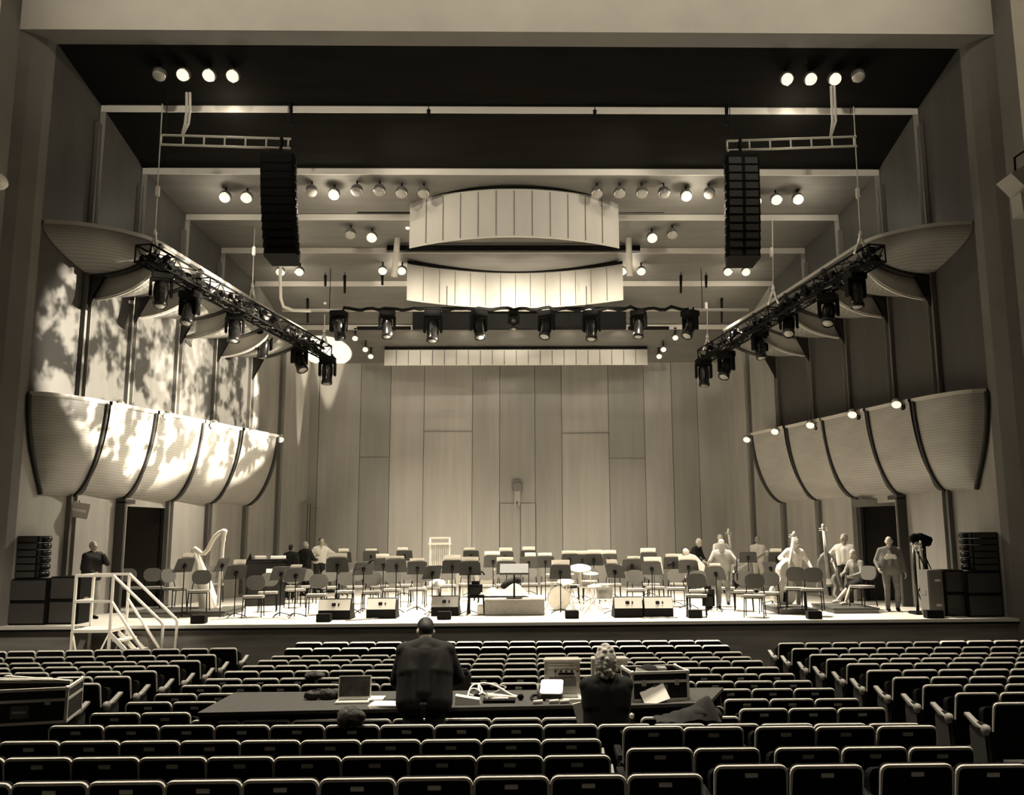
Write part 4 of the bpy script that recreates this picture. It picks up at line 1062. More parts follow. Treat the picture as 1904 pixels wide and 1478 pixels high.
# keyboard (celesta) at left with white part on its desk
p = atz(492, 1126, 0)
t = thing('upright_keyboard', 'black upright keyboard instrument with white score at left of stage', 'keyboard instrument', (p.x, p.y, 0), R(14))
b = MB(); b.box((0, .15, .62), (1.02, .45, 1.05), bev=.02); b.box((0, .15, .05), (1.02, .45, .1)); b.build('case', 'blackgloss', t)
b = MB(); b.box((0, .15, 1.19), (1.08, .5, .05), bev=.01); b.box((.0, .0, 1.13), (1.06, .04, .05)); b.build('lid', 'black', t)
b = MB(); b.prism([(-.5, 0), (-.38, 0), (-.42, .18)], .3, Matrix.Translation((0, .15, 1.21))); b.build('lid_prop', 'black', t)
b = MB(); b.box((0, -.12, .70), (.96, .2, .04)); b.build('keybed', 'black', t)
b = MB(); b.box((0, 0, .13), (.34, .015, .25), rot=Euler((-.2, 0, 0)).to_matrix()); o = b.build('score', 'paper'); o.location = (p.x + .22, p.y - .17, .72); tag(o, 'white open score on the black keyboard instrument', 'sheet music')
for i, dx in enumerate((-.22, .26)):
    b = MB(); b.box((0, 0, .04), (.30 if i == 0 else .4, .24, .08), bev=.006); o = b.build('paper_stack', 'paper'); o.location = (p.x + dx, p.y + .2, 1.225); o.rotation_euler.z = .3; tag(o, 'white paper stack on top of the keyboard instrument, %s' % ('left one' if i == 0 else 'right one'), 'papers', 'papers on the keyboard')
# low table with glasses at rear left
p = atz(583, 1114, 0)
t = thing('side_table', 'narrow dark table in front of the people at rear left', 'table', (p.x, p.y, 0))
b = MB(); b.box((0, 0, .74), (1.5, .5, .04), bev=.008); b.build('table_top', 'black', t)
for sx in (-1, 1):
    for sy in (-1, 1): b = MB(); b.cyl((sx * .7, sy * .2, .73), (sx * .7, sy * .2, 0), .02, .02, 6); b.build('leg', 'black', t)
# harp
hp = atz(392, 1139, 0)
t = thing('harp', 'large bright concert harp at left of stage', 'harp', (hp.x, hp.y, .0), R(-4))
H = at(405, 986, hp.y).z
b = MB(); b.lathe([(.10, .0), (.12, .05), (.07, .12), (.045, .2), (.042, H - .3), (.06, H - .22), (.05, H - .15), (.075, H - .06), (.085, H), (.05, H + .03), (0, H + .04)], (.17, 0, 0), (.03, 0, 1), 14); b.build('column', 'white', t)
def tapered(pts, wd):
    b = MB(); rows = []
    for (x, z), w, d in wd: rows.append([(x - d, -w, z), (x + d, -w, z), (x + d, w, z), (x - d, w, z)])
    b.grid(rows, close=True, smooth=True); return b
b = tapered(None, [((-.02, .02), .24, .17), ((-.08, .3), .22, .15), ((-.20, .75), .16, .11), ((-.36, 1.2), .10, .07), ((-.47, 1.45), .06, .05)]); b.face([(-.52, -.06, 1.45), (-.42, -.06, 1.45), (-.42, .06, 1.45), (-.52, .06, 1.45)]); b.build('soundbox', 'white', t)
b = MB(); b.tube([(-.50, 0, 1.42), (-.53, 0, 1.5), (-.48, 0, 1.545), (-.40, 0, 1.49), (-.32, 0, 1.42), (-.24, 0, 1.42), (-.15, 0, 1.52), (-.09, 0, 1.66), (0, 0, 1.82), (.12, 0, H - .05), (.22, 0, H - .01)], [.04, .05, .055, .055, .05, .05, .055, .055, .055, .05, .045], 10); b.build('neck', 'white', t)
b = MB(); b.box((.04, 0, .07), (.42, .36, .14), bev=.03); b.build('base', 'white', t)
for i in range(16):
    k = i / 15; top = Vector((-.38 + .5 * k, 0, 1.44 + (H - .10 - 1.44) * k ** 1.5)); bot = Vector((-.34 + .36 * k, 0, 1.18 - 1.0 * k))
    b = MB(); b.cyl(bot, top, .0035, .0035, 4); b.build('string', 'lip', t)
# basses and cello
def bass(name, label, loc, rz, tilt, s, m, cat='double bass', roll=0.0):
    t = thing(name, label, cat, loc, rz); t.rotation_euler = (tilt, roll, rz)
    half = [(0, .20), (.12, .21), (.24, .26), (.31, .38), (.31, .50), (.25, .62), (.19, .72), (.18, .80), (.21, .90), (.24, 1.0), (.22, 1.12), (.14, 1.24), (.05, 1.31), (0, 1.32)]
    out = [(x * s, z * s) for x, z in half] + [(-x * s, z * s) for x, z in half[-2:0:-1]]
    b = MB(); n = len(out); rings = []
    for (k, y) in ((.90, -.125), (.98, -.10), (1, -.09), (1, .09), (.98, .11), (.88, .14)):
        rings.append([(x * k, y * s, (z - .7 * s) * k + .7 * s) for x, z in out])
    b.grid(rings, close=True, smooth=False); b.face(rings[0]); b.face(rings[-1]); b.build('body', m, t)
    b = MB(); b.tube([(0, -.13 * s, .80 * s), (0, -.13 * s, 1.3 * s), (0, -.08 * s, 1.86 * s)], [.045 * s, .04 * s, .032 * s], 8); b.build('neck', m, t)
    b = MB(); b.tube([(0, -.06 * s, 1.84 * s), (0, -.04 * s, 1.95 * s), (0, -.08 * s, 2.0 * s), (0, -.11 * s, 1.96 * s), (0, -.08 * s, 1.93 * s)], [.04 * s, .035 * s, .03 * s, .026 * s, .02 * s], 8)
    for z in (1.86, 1.91): b.cyl((-.10 * s, -.06 * s, z * s), (.10 * s, -.06 * s, z * s), .012 * s, .012 * s, 6)
    b.build('scroll', 'wood_light', t)
    b = MB(); b.prism([(-.07 * s, .52 * s), (.07 * s, .52 * s), (.05 * s, .66 * s), (-.05 * s, .66 * s)], .012, Matrix.Translation((0, -.19 * s, 0))); b.build('bridge', 'wood_light', t)
    b = MB(); b.prism([(-.03 * s, .24 * s), (.03 * s, .24 * s), (.05 * s, .48 * s), (-.05 * s, .48 * s)], .014, Matrix.Translation((0, -.16 * s, 0))); b.build('tailpiece', 'black', t)
    for i in range(4):
        x = (-.024 + .016 * i) * s; b = MB(); b.tube([(x * 1.5, -.17 * s, .46 * s), (x * 1.5, -.205 * s, .66 * s), (x, -.12 * s, 1.84 * s)], .003 * s, 4); b.build('string', 'steel', t)
    b = MB(); b.cyl((0, 0, .21 * s), (0, 0, 0), .01 * s, .008 * s, 6); b.build('endpin', 'steel', t)
    return t
p = atz(1455, 1140, 0); bass('double_bass', 'pale varnished double bass leaning to the right, held by a player', (p.x, p.y + .25, .0), R(10), R(-8), .97, 'wood_light', roll=R(17))
p = atz(1546, 1126, 0); bass('double_bass', 'dark upright double bass with bright scroll near the right doorway', (p.x, p.y, 0), R(-20), R(-3), 1.02, 'wood_brown', roll=R(-3))
p = atz(1572, 1096, .7); bass('cello', 'small dark cello leaning beside the seated woman', (at(1567, 1120, 22.6).x, 22.6, .1), R(10), R(-10), .55, 'wood_brown', 'cello', roll=R(-8))
bass('double_bass', 'pale double bass tilted flat behind the woman in grey top', (at(1332, 1075, 26.6).x, 26.6, .45), R(0), R(-6), .92, 'wood_bass', roll=R(62))
bass('double_bass', 'upright double bass with bright scroll behind the group at right', (at(1362, 1075, 27.6).x, 27.6, 0), R(5), R(-3), .98, 'wood_bass', roll=R(-2))
# loose things on the stage floor
for i, (u, v, w) in enumerate([(1325, 1142, .4), (790, 1125, .3), (1095, 1128, .25)]):
    p = atz(u, v, 0); b = MB(); b.box((0, 0, .01), (w, .25, .02), bev=.004); o = b.build('floor_paper', 'paper'); o.location = p; tag(o, 'white papers lying on the stage floor, %s' % ['near the woman in grey top', 'left of the tilted cymbal', 'by the drum kit'][i], 'papers')
for i, (u0, v0, u1, v1) in enumerate([(640, 1156, 720, 1150), (1196, 1151, 1262, 1150), (1755, 1150, 1800, 1148), (84, 1160, 100, 1150)]):
    p = atz(u0, v0, 0); q = atz(u1, v1, 0); b = MB(); rr = random.Random(i)
    pts = [(q - p) * (k / 12) + Vector((0, rr.uniform(0, .12), .015 + (.10 * math.sin(k) ** 2 if i == 3 else 0))) for k in range(13)]
    b.tube(pts, .014, 6); o = b.build('floor_cable', 'grey'); o.location = p + Vector((0, .05, 0)); tag(o, 'loose cable on the stage floor %s' % ['before the left pair of wedge monitors', 'before the right pair of wedge monitors', 'before the right loudspeaker stack', 'before the left loudspeaker stack'][i], 'cable')
def mic_stand(label, u, v, h):
    p = atz(u, v, 0); t = thing('microphone_stand', label, 'microphone stand', p)
    b = MB(); b.cyl((0, 0, 0), (0, 0, h), .011, .009, 8); b.build('pole', 'black', t); legs3(t, .25, .12, 3, 'black')
    b = MB(); b.tube([(0, 0, h), (.2, 0, h + .06), (.38, 0, h + .2)], .008, 6); b.build('boom', 'black', t)
    b = MB(); b.cyl((.36, 0, h + .17), (.46, 0, h + .26), .03, .03, 8); b.build('microphone', 'black', t)
mic_stand('black boom microphone stand right of the right wedge pair', 1218, 1128, .85)
mic_stand('black boom microphone stand left of the wedge monitors', 655, 1140, 1.0)
t = None
# ================================================================ PEOPLE
def remesh_build(b, name, m, parent, voxel=.012, it=3):
    o = b.build(name, m, parent)
    r = o.modifiers.new('r', 'REMESH'); r.mode = 'VOXEL'; r.voxel_size = voxel; r.use_smooth_shade = True
    if it:
        s = o.modifiers.new('s', 'SMOOTH'); s.iterations = it; s.factor = .5
    dg = bpy.context.evaluated_depsgraph_get(); dg.update()
    me = bpy.data.meshes.new_from_object(o.evaluated_get(dg), depsgraph=dg)
    o.modifiers.clear(); old = o.data; o.data = me; me.name = name
    if not me.materials: me.materials.append(old.materials[0])
    for p in me.polygons: p.use_smooth = True
    bpy.data.meshes.remove(old)
    return o
def ik(a, c, l1, l2, pole):
    a = Vector(a); c = Vector(c); d = c - a; L = min(d.length, (l1 + l2) * .998); u = d.normalized()
    c = a + u * L
    k = (l1 * l1 - l2 * l2 + L * L) / (2 * L); h = math.sqrt(max(0, l1 * l1 - k * k))
    p = Vector(pole); p = (p - u * p.dot(u)).normalized()
    return a + u * k + p * h, c
def person(label, loc, rz, top='cloth_dark', legs='cloth_dark', hair='hair_dark', hairstyle='short', height=1.75, lean=0.0, twist=0.0, side=0.0, nod=0.0, turn=0.0,
           wl=None, wr=None, pole_l=None, pole_r=None, pelvis=None, al=None, ar=None, kl=None, kr=None, girth=1.0, sleeves='long', skirt=False, bare_legs=False, grip=(.6, .6), logo=False, hat=None, shoes='black', voxel=.013, cap_only=False, collar=None, jacket=False, palms=None):
    t = thing('person', label, 'person', loc, rz); s = height / 1.75
    def V(x, y, z): return Vector((x, y, z)) * s
    pel = Vector(pelvis) if pelvis else V(0, 0, .96)
    Rm = Matrix.Rotation(twist, 3, 'Z') @ Matrix.Rotation(lean, 3, 'X') @ Matrix.Rotation(side, 3, 'Y')
    def U(x, y, z): return pel + Rm @ V(x, y, z - .96)
    sh = {1: U(.185 * (1 + (girth - 1) * .5), .01, 1.42), -1: U(-.185 * (1 + (girth - 1) * .5), .01, 1.42)}
    neck0 = U(0, .015, 1.43); neck1 = U(0, -.005, 1.54)
    Hm = Rm @ Matrix.Rotation(turn, 3, 'Z') @ Matrix.Rotation(nod, 3, 'X')
    hb = U(0, -.002, 1.535)
    def Hd(x, y, z): return hb + Hm @ V(x, y, z)
    hip = {k: pel + Matrix.Rotation(twist * .4, 3, 'Z') @ V(.09 * k * (1 + (girth - 1) * .6), 0, -.03) for k in (1, -1)}
    ank = {1: Vector(al) if al else V(.11, .02, .09), -1: Vector(ar) if ar else V(-.11, .02, .09)}
    kn = {}
    for k, kk in ((1, kl), (-1, kr)):
        kn[k], ank[k] = ik(hip[k], ank[k], .44 * s, .42 * s, kk if kk else (.1 * k, -1, 0))
    wt = {1: Vector(wl) if wl else U(.27 * (1 + (girth - 1) * .7), -.05, .90), -1: Vector(wr) if wr else U(-.27 * (1 + (girth - 1) * .7), -.05, .90)}
    el = {}
    for k, pp in ((1, pole_l), (-1, pole_r)):
        el[k], wt[k] = ik(sh[k], wt[k], .285 * s, .255 * s, pp if pp else Rm @ Vector((.5 * k, .7, -.3)))
    g = girth
    def torso(b, e, low=.0, flare=0.0):
        for k in (-1, 1):
            b.cap(U(.095 * k * g, 0, 1.00 - low), U(.10 * k * g, .0, 1.20), (.105 * g + e) * s + flare, (.105 * g + e) * s)
            b.cap(U(.10 * k * g, 0, 1.20), U(.105 * k, .01, 1.36), (.105 * g + e) * s, (.095 + e) * s)
            b.cap(U(.03 * k, .015, 1.43), sh[k], (.065 + e) * s, (.062 + e) * s)
            b.cap(U(.02 * k, .02, 1.47), sh[k] + Rm @ V(-.02 * k, 0, -.01), (.055 + e) * s, (.066 + e) * s)
            b.cap(U(.11 * k * g, .012, 1.22), U(.150 * k, .012, 1.38), (.100 * g + e) * s, (.085 + e) * s)
        b.cap(U(0, .025, 1.02), U(0, .032, 1.38), (.095 * g + e) * s, (.085 + e) * s)
        b.cap(U(0, -.02 - .06 * (g - 1), 1.05), U(0, -.01, 1.34), (.10 * g + e) * s, (.10 + e) * s)
    def arm(b, k, e, to=1.0):
        b.cap(sh[k], el[k], (.054 + e) * s, (.042 + e) * s)
        w = el[k] + (wt[k] - el[k]) * to
        b.cap(el[k], w, (.042 + e) * s, (.042 + (.028 - .042) * to + e) * s)
    def leg(b, k, e, to=1.0):
        b.cap(hip[k], kn[k], (.088 * (1 + (g - 1) * .5) + e) * s, (.058 + e) * s)
        a = kn[k] + (ank[k] - kn[k]) * to
        b.cap(kn[k], kn[k] + (a - kn[k]) * .35, (.056 + e) * s, (.056 + e) * s)
        b.cap(kn[k] + (a - kn[k]) * .35, a, (.056 + e) * s, (.038 + e * 1.3) * s)
    # body
    b = MB(); torso(b, -.012)
    b.cap(neck0, neck1 + Hm @ V(0, -.0, .04), .058 * s, .053 * s)
    b.ball(Hd(0, .012, .125), (.076 * s, .096 * s, .10 * s), 16, rot=Hm)
    b.ball(Hd(0, -.025, .06), (.062 * s, .075 * s, .085 * s), 14, rot=Hm)
    b.ball(Hd(0, -.065, .018), (.035 * s, .03 * s, .025 * s), 10, rot=Hm)
    b.cap(Hd(0, -.094, .095), Hd(0, -.118, .062), .011 * s, .015 * s, 8)
    for k in (-1, 1):
        b.ball(Hd(.077 * k, .01, .085), (.014 * s, .026 * s, .034 * s), 8, rot=Hm)
        b.ball(Hd(.032 * k, -.079, .118), (.026 * s, .015 * s, .012 * s), 8, rot=Hm)
    for k in (-1, 1):
        arm(b, k, 0)
        # hand: palm, four fingers of different length bent at the knuckles, thumb from the side of the palm
        f = (wt[k] - el[k]).normalized()
        pn = (palms or {}).get(k)
        pn = Vector(pn) if pn else Vector((-k, 0, 0.2))
        pn = (pn - f * pn.dot(f)).normalized(); sd = f.cross(pn).normalized() * (1 if f.cross(pn).y < 0 else -1)
        c0 = wt[k]; c1 = c0 + f * .085 * s
        for q in (-.026, 0, .026): b.cap(c0 + sd * q * .6 * s, c1 + sd * q * s, .019 * s, .016 * s, 8)
        gr = grip[0 if k == 1 else 1]
        for i, (q, ln) in enumerate(((.033, .072), (.011, .08), (-.011, .076), (-.032, .060))):
            p0 = c1 + sd * q * s; d1 = (f + pn * gr * .8).normalized(); d2 = (f * .6 + pn * gr * 1.6).normalized()
            p1 = p0 + d1 * ln * .55 * s; p2 = p1 + d2 * ln * .5 * s
            b.cap(p0, p1, .0115 * s, .010 * s, 8); b.cap(p1, p2, .010 * s, .0095 * s, 8)
        p0 = c0 + f * .025 * s + sd * .028 * s; p1 = p0 + (sd * .8 + f * .6 + pn * .35).normalized() * .045 * s; p2 = p1 + (f + pn * .5 + sd * .1).normalized() * .035 * s
        b.cap(p0, p1, .015 * s, .012 * s, 8); b.cap(p1, p2, .012 * s, .010 * s, 8)
        leg(b, k, -.006)
        fd = Vector((kn[k].x - hip[k].x, kn[k].y - hip[k].y, 0)); 
        fwd = Vector((0, -1, 0)) if fd.length < .12 else (fd.normalized() + Vector((0, -.6, 0))).normalized()
        b.cap(ank[k] + Vector((0, 0, -.035 * s)) - fwd * .04 * s, ank[k] + fwd * .14 * s + Vector((0, 0, -.058 * s)), .034 * s, .026 * s)
    remesh_build(b, 'body', 'skin', t, voxel)
    for k in (-1, 1):
        b = MB(); b.ball(Hd(.031 * k, -.083, .098), (.012 * s, .008 * s, .008 * s), 8, rot=Hm); b.build('eye', 'black', t)
    b = MB(); b.ball(Hd(0, -.098, .034), (.024 * s, .006 * s, .006 * s), 8, rot=Hm); b.build('mouth', 'wood_brown', t)
    # clothes
    b = MB(); torso(b, .012 + (.012 if jacket else 0), .05 if jacket else .02, .012 if jacket else 0)
    for k in (-1, 1): arm(b, k, .014 + (.008 if jacket else 0), .97 if sleeves == 'long' else -0.0 + .02)
    if collar: b.cap(neck0 + Rm @ V(0, .01, .0), neck0 + Rm @ V(0, .004, .055), .095 * s, .078 * s)
    remesh_build(b, 'jacket' if jacket else 'shirt', top, t, voxel * 1.1, 24)
    if skirt:
        b = MB()
        for k in (-1, 1): b.cap(hip[k], hip[k] + (kn[k] - hip[k]) * .8, .13 * s, .10 * s)
        b.cap(hip[1], hip[-1], .13 * s, .13 * s); b.cap(hip[1] + (kn[1] - hip[1]) * .6, hip[-1] + (kn[-1] - hip[-1]) * .6, .09 * s, .09 * s)
        remesh_build(b, 'skirt', legs, t, voxel)
    else:
        b = MB()
        for k in (-1, 1): leg(b, k, .013, .97); b.cap(hip[k], hip[k] + V(0, 0, .06), (.095 * g) * s, (.10 * g) * s)
        b.cap(hip[1] + V(0, 0, .03), hip[-1] + V(0, 0, .03), .115 * g * s, .115 * g * s)
        remesh_build(b, 'trousers', legs, t, voxel)
    for k in (-1, 1):
        b = MB()
        fd = Vector((kn[k].x - hip[k].x, kn[k].y - hip[k].y, 0)); 
        fwd = Vector((0, -1, 0)) if fd.length < .12 else (fd.normalized() + Vector((0, -.6, 0))).normalized()
        b.cap(ank[k] + Vector((0, 0, -.045 * s)) - fwd * .045 * s, ank[k] + fwd * .10 * s + Vector((0, 0, -.05 * s)), .044 * s, .042 * s); b.cap(ank[k] + fwd * .08 * s + Vector((0, 0, -.05 * s)), ank[k] + fwd * .16 * s + Vector((0, 0, -.058 * s)), .042 * s, .034 * s)
        remesh_build(b, 'shoe', shoes, t, voxel)
    # hair
    if hat == 'knit': pass
    elif hairstyle != 'bald':
        b = MB()
        b.ball(Hd(0, .03, .145), (.082 * s, .092 * s, .088 * s), 14, rot=Hm); b.ball(Hd(0, .05, .10), (.076 * s, .07 * s, .085 * s), 14, rot=Hm)
        if hairstyle == 'long':
            b.cap(Hd(0, .06, .10), Hd(0, .075, -.07), .075 * s, .06 * s)
            for k in (-1, 1): b.cap(Hd(.06 * k, .02, .12), Hd(.075 * k, .03, -.05), .035 * s, .03 * s)
        remesh_build(b, 'hair', hair, t, voxel * .9)
    elif hair:
        b = MB()
        b.cap(Hd(.05, .05, .075), Hd(-.05, .05, .075), .05 * s, .05 * s); b.ball(Hd(0, .072, .08), (.07 * s, .04 * s, .045 * s), 10, rot=Hm)
        remesh_build(b, 'hair', hair, t, voxel * .9)
    if hat == 'knit':
        b = MB(); rr = random.Random(2)
        for i in range(90):
            a = rr.uniform(0, 6.28); zz = rr.uniform(-.05, .24); q = math.sqrt(max(.02, 1 - ((zz - .09) / .19) ** 2)); b.ball(Hd(.088 * q * math.cos(a), .015 + .10 * q * math.sin(a) + (.02 if math.sin(a) > 0 else 0), zz), .026 * s, 8)
        b.ball(Hd(0, .02, .12), (.112 * s, .124 * s, .145 * s), 20, rot=Hm); b.ball(Hd(0, .03, .255), (.05 * s, .05 * s, .035 * s), 14, rot=Hm)
        remesh_build(b, 'knitted_hat', 'knit', t, .006, 7)
    if logo:
        b = MB(); c = U(0, -.145 - .06 * (g - 1), 1.26)
        for (dx, dz, w, h) in ((-.02, 0, .26, .07), (-.07, .05, .07, .07), (0, .045, .06, .06), (.06, .04, .08, .05), (.09, -.01, .07, .07), (-.1, -.03, .08, .05)):
            b.box(c + Rm @ V(dx, -.012 * (1 if abs(dx) < .08 else .2), dz), (w * s, .03 * s, h * s), rot=Rm, bev=.008)
        b.build('chest_print', 'white', t)
    return t
def feet(u, v, Y=None): 
    return atz(u, v, 0)
# man with dark jacket near the left doorway, hand to his mouth, looking right
p = at(168, 1100, 20.8); p.z = 0
person('bald man in dark jacket standing behind the portable stairs, hand raised to his mouth', p, R(68), 'cloth_dark', 'cloth_mid', None, 'bald', 1.74, jacket=True, collar=True, wl=(.10, -.20, 1.44), pole_l=(.6, -.2, -1), wr=(-.10, -.16, 1.02), girth=1.08, nod=R(-4), grip=(1.0, .5))
pp = p
b = MB(); b.box((0, 0, 0), (.12, .16, .12), bev=.03); o = b.build('headset_case', 'black'); o.location = (at(149, 1022, 20.9).x, 20.95, at(149, 1022, 20.9).z)
b2 = None
bpy.data.objects.remove(o)
# big man looking down, right
p = atz(1661, 1136, 0)
person('large man in grey sweatshirt with pale chest print, head bowed, standing front right', p, R(-12), 'cloth_grey', 'denim', 'hair_grey', 'bald', 1.74, nod=R(32), turn=R(-12), girth=1.28, logo=True, wl=(.33, -.02, .84), wr=(-.30, -.16, .98), grip=(.9, 1.0))
# woman in grey top walking away, seen from behind
p = atz(1346, 1133, 0)
person('woman in grey top and jeans with bag, walking away between the chairs', p, R(172), 'cloth_mid', 'denim', 'hair_grey', 'long', 1.68, lean=R(6), al=(.09, -.16, .09), ar=(-.10, .18, .20), kr=(-.1, -1, .3), girth=1.05, wl=(.30, -.02, .92), wr=(-.32, -.08, .98))
wv = p
b = MB(); b.box((0, 0, 0), (.13, .26, .40), bev=.05); b.tube([(0, -.1, .18), (.02, -.06, .5), (.02, .06, .5), (0, .1, .18)], .015, 6); o = b.build('shoulder_bag', 'cloth_black'); o.location = (p.x + .30, p.y - .12, .72); tag(o, 'black shoulder bag hanging beside the woman in grey top', 'bag')
b = MB(); b.box((0, 0, .28), (.30, .22, .56), bev=.08); b.box((0, -.12, .2), (.22, .06, .3), bev=.03); o = b.build('rucksack', 'cloth_black'); o.location = (p.x - .36, p.y + .05, .0); tag(o, 'black rucksack standing on floor left of the woman in grey top', 'bag')
# rear right group
p = atz(1409, 1102, 0); p = Vector((at(1410, 1040, 28.2).x, 28.2, 0))
person('man in white shirt and pale trousers seen from behind at rear right', p, R(150), 'cloth_white', 'cloth_white', 'hair_grey', 'short', 1.74, wl=(.16, -.42, 1.18), wr=(-.18, -.42, 1.2), turn=R(20))
p = Vector((at(1341, 1040, 28.0).x, 28.0, 0))
person('person in white top facing the audience behind the woman in grey', p, R(15), 'cloth_white', 'cloth_dark', 'hair_grey', 'short', 1.80, wl=(.30, -.32, 1.15), wr=(-.2, -.35, 1.2))
p = Vector((at(1288, 1040, 28.4).x, 28.4, 0))
person('person in black top with pale hair bending at rear right', p, R(50), 'cloth_black', 'cloth_dark', 'hair_pale', 'short', 1.72, lean=R(22), wl=(.1, -.45, .95), wr=(-.15, -.42, 1.0))
p = Vector((at(1302, 1060, 26.2).x, 26.2, 0))
person('person in white shirt stooping in front of the one in black at rear right', p, R(-70), 'cloth_white', 'cloth_white', 'hair_pale', 'short', 1.60, lean=R(48), wl=(.12, -.40, .62), wr=(-.14, -.42, .66))
# bass players
p = atz(1478, 1132, 0)
person('bass player in pale shirt and dark waistcoat behind the leaning double bass', p, R(8), 'cloth_white', 'cloth_grey', 'hair_grey', 'short', 1.72, lean=R(10), wl=(.38, -.22, .98), wr=(-.30, -.30, 1.18), side=R(4), turn=R(20))
p = Vector((at(1572, 1060, 23.4).x, 23.4, 0))
person('man in white shirt holding the neck of the dark upright double bass', p, R(-32), 'cloth_white', 'cloth_dark', 'hair_grey', 'short', 1.80, wr=(-.34, -.24, 1.25), wl=(.20, -.30, 1.05), turn=R(-25))
# seated woman
p = Vector((at(1596, 1110, 21.9).x, 21.9, .12))
person('seated woman with long hair, dark clothes and bare legs, at right of stage', p, R(-62), 'cloth_mid', 'cloth_black', 'hair_grey', 'long', 1.66, pelvis=(0, .06, .56), al=(.10, -.56, .09), ar=(-.06, -.66, .12), kl=(.05, -1, .7), kr=(-.05, -1, .7), skirt=True, bare_legs=True, lean=R(14), nod=R(10), wl=(.18, -.34, .68), wr=(-.14, -.36, .70), shoes='wood_light')
# rear left group
p = Vector((at(541, 1040, 27.5).x, 27.5, 0))
person('person in black seen from behind, leftmost of the rear left group', p, R(170), 'cloth_black', 'cloth_black', 'hair_dark', 'short', 1.58, jacket=True)
p = Vector((at(568, 1040, 28.3).x, 28.3, 0))
person('person in black jacket with raised elbow in the rear left group', p, R(150), 'cloth_black', 'cloth_black', 'hair_grey', 'short', 1.66, jacket=True, wl=(.34, -.24, 1.30), wr=(-.2, -.3, 1.1))
p = Vector((at(594, 1040, 29.2).x, 29.2, 0))
person('dark-haired person in white shirt with arm stretched right in the rear left group', p, R(35), 'cloth_white', 'cloth_dark', 'hair_dark', 'short', 1.78, wl=(.48, -.22, 1.24), wr=(-.25, -.28, 1.22), lean=R(10))
p = Vector((at(618, 1050, 30.0).x, 30.0, 0))
person('grey-haired person in pale shirt bending forward at rear left', p, R(-60), 'cloth_white', 'cloth_mid', 'hair_grey', 'short', 1.66, lean=R(28), wl=(.2, -.42, .9), wr=(-.2, -.42, .92))
# ================================================================ AUDITORIUM SEATS
def seat_parts(root, plate=True, arm_l=True, end=None, full=True):
    """seat seen from behind: faces +Y (the stage); origin on the floor; top at .87"""
    tilt = R(11); H = .60
    fr = Matrix.Translation((0, .02, .27)) @ Matrix.Rotation(tilt, 4, 'X')
    poly = rbox_poly(.496, H, .05, 4, True)
    b = MB(); n = len(poly); rings = []
    for (k, y) in ((.93, .04), (1, .022), (1, -.015), (.985, -.03), (.95, -.033)):
        rings.append([fr @ Vector((x * k, y, H / 2 + (z - H / 2) * k)) for x, z in poly])
    b.grid(rings, close=True, smooth=False); b.face(rings[0]); b.face(rings[-1]); bk = b.build('backrest', 'seat_back', root)
    b = MB(); pts = [p for p in poly if p[1] > .20]
    # edge trim along top and upper sides, light from above put into its tone
    pts = [(x, z) for x, z in poly if z > .01]
    pts = [(.248, .30)] + pts + [(-.248, .30)]
    rows = []
    for i, (x, z) in enumerate(pts):
        w = .011
        d = Vector((x, 0, max(0, z - (H - .05)) * 1.0)); c = Vector((max(-.198, min(.198, x)), 0, min(z, H - .05)))
        nrm = Vector((x, 0, z)) - c
        nrm = nrm.normalized() if nrm.length > 1e-5 else Vector((0, 0, 1))
        k = 1.0 if z > H - .06 else .35
        P = Vector((x, 0, z))
        rows.append([fr @ (P - nrm * .012 * k + Vector((0, -.036, 0))), fr @ (P + nrm * .004 + Vector((0, -.030, 0))), fr @ (P + nrm * .005 + Vector((0, -.012, 0))), fr @ (P - nrm * .004 + Vector((0, -.006, 0)))])
    b.grid(rows, smooth=False); b.build('edge_trim', 'seat_trim', root)
    if plate:
        b = MB(); b.box(fr @ Vector((0, -.037, H - .058)), (.088, .008, .032), rot=fr.to_3x3(), bev=.003); b.build('number_plate', 'plate', bk)
    if full:
        b = MB(); b.prism([(x * .9, z) for x, z in rbox_poly(.5, .40, .06, 3)], .10, Matrix.Translation((0, .17, .36)) @ Matrix.Rotation(R(-8), 4, 'X')); b.build('cushion', 'seat_back', root)
        for sx in ((-1,) if arm_l else ()):
            b = MB(); b.prism([(-.04, -.02), (.30, .0), (.33, .03), (.30, .05), (-.02, .035)], .055, Matrix.Translation((sx * .256, .06, .565)) @ Matrix.Rotation(R(90), 4, 'Z')); b.build('armrest', 'black', root)
        b = MB(); b.box((-.25, .10, .28), (.035, .26, .56)); b.build('standard', 'black', root)
    if end:
        sx = end
        b = MB(); b.prism([(-.05, 0), (.30, 0), (.32, .50), (.30, .56), (.0, .56)], .045, Matrix.Translation((sx * .262, .06, .0)) @ Matrix.Rotation(R(90), 4, 'Z')); b.build('end_panel', 'darkgrey', root)
        b = MB(); b.lathe([(0, -.04), (.05, -.03), (.06, .0), (.05, .035), (0, .04)], (sx * .285, .02, .56), (1, 0, 0), 12); b.build('armrest_end', 'arm', root)
        b = MB(); b.prism([(-.02, .0), (.14, .03), (.36, .10), (.37, .075), (.15, -.005)], .06, Matrix.Translation((sx * .285, .05, .57)) @ Matrix.Rotation(R(90), 4, 'Z')); b.build('armrest', 'arm', root)
PROTO = {}
def place_seat(key, loc, rz, label, group):
    if key not in PROTO:
        r = thing('auditorium_seat', label, 'seat', loc, rz, group); seat_parts(r, 'p' in key, 'f' in key or 'p' in key, (1 if 'R' in key else -1 if 'L' in key else None), 'f' in key); PROTO[key] = r; return r
    o = copy_tree(PROTO[key]); o.location = loc; o.rotation_euler = (0, 0, rz); o['label'] = label; o['group'] = group; return o
STUFF = []
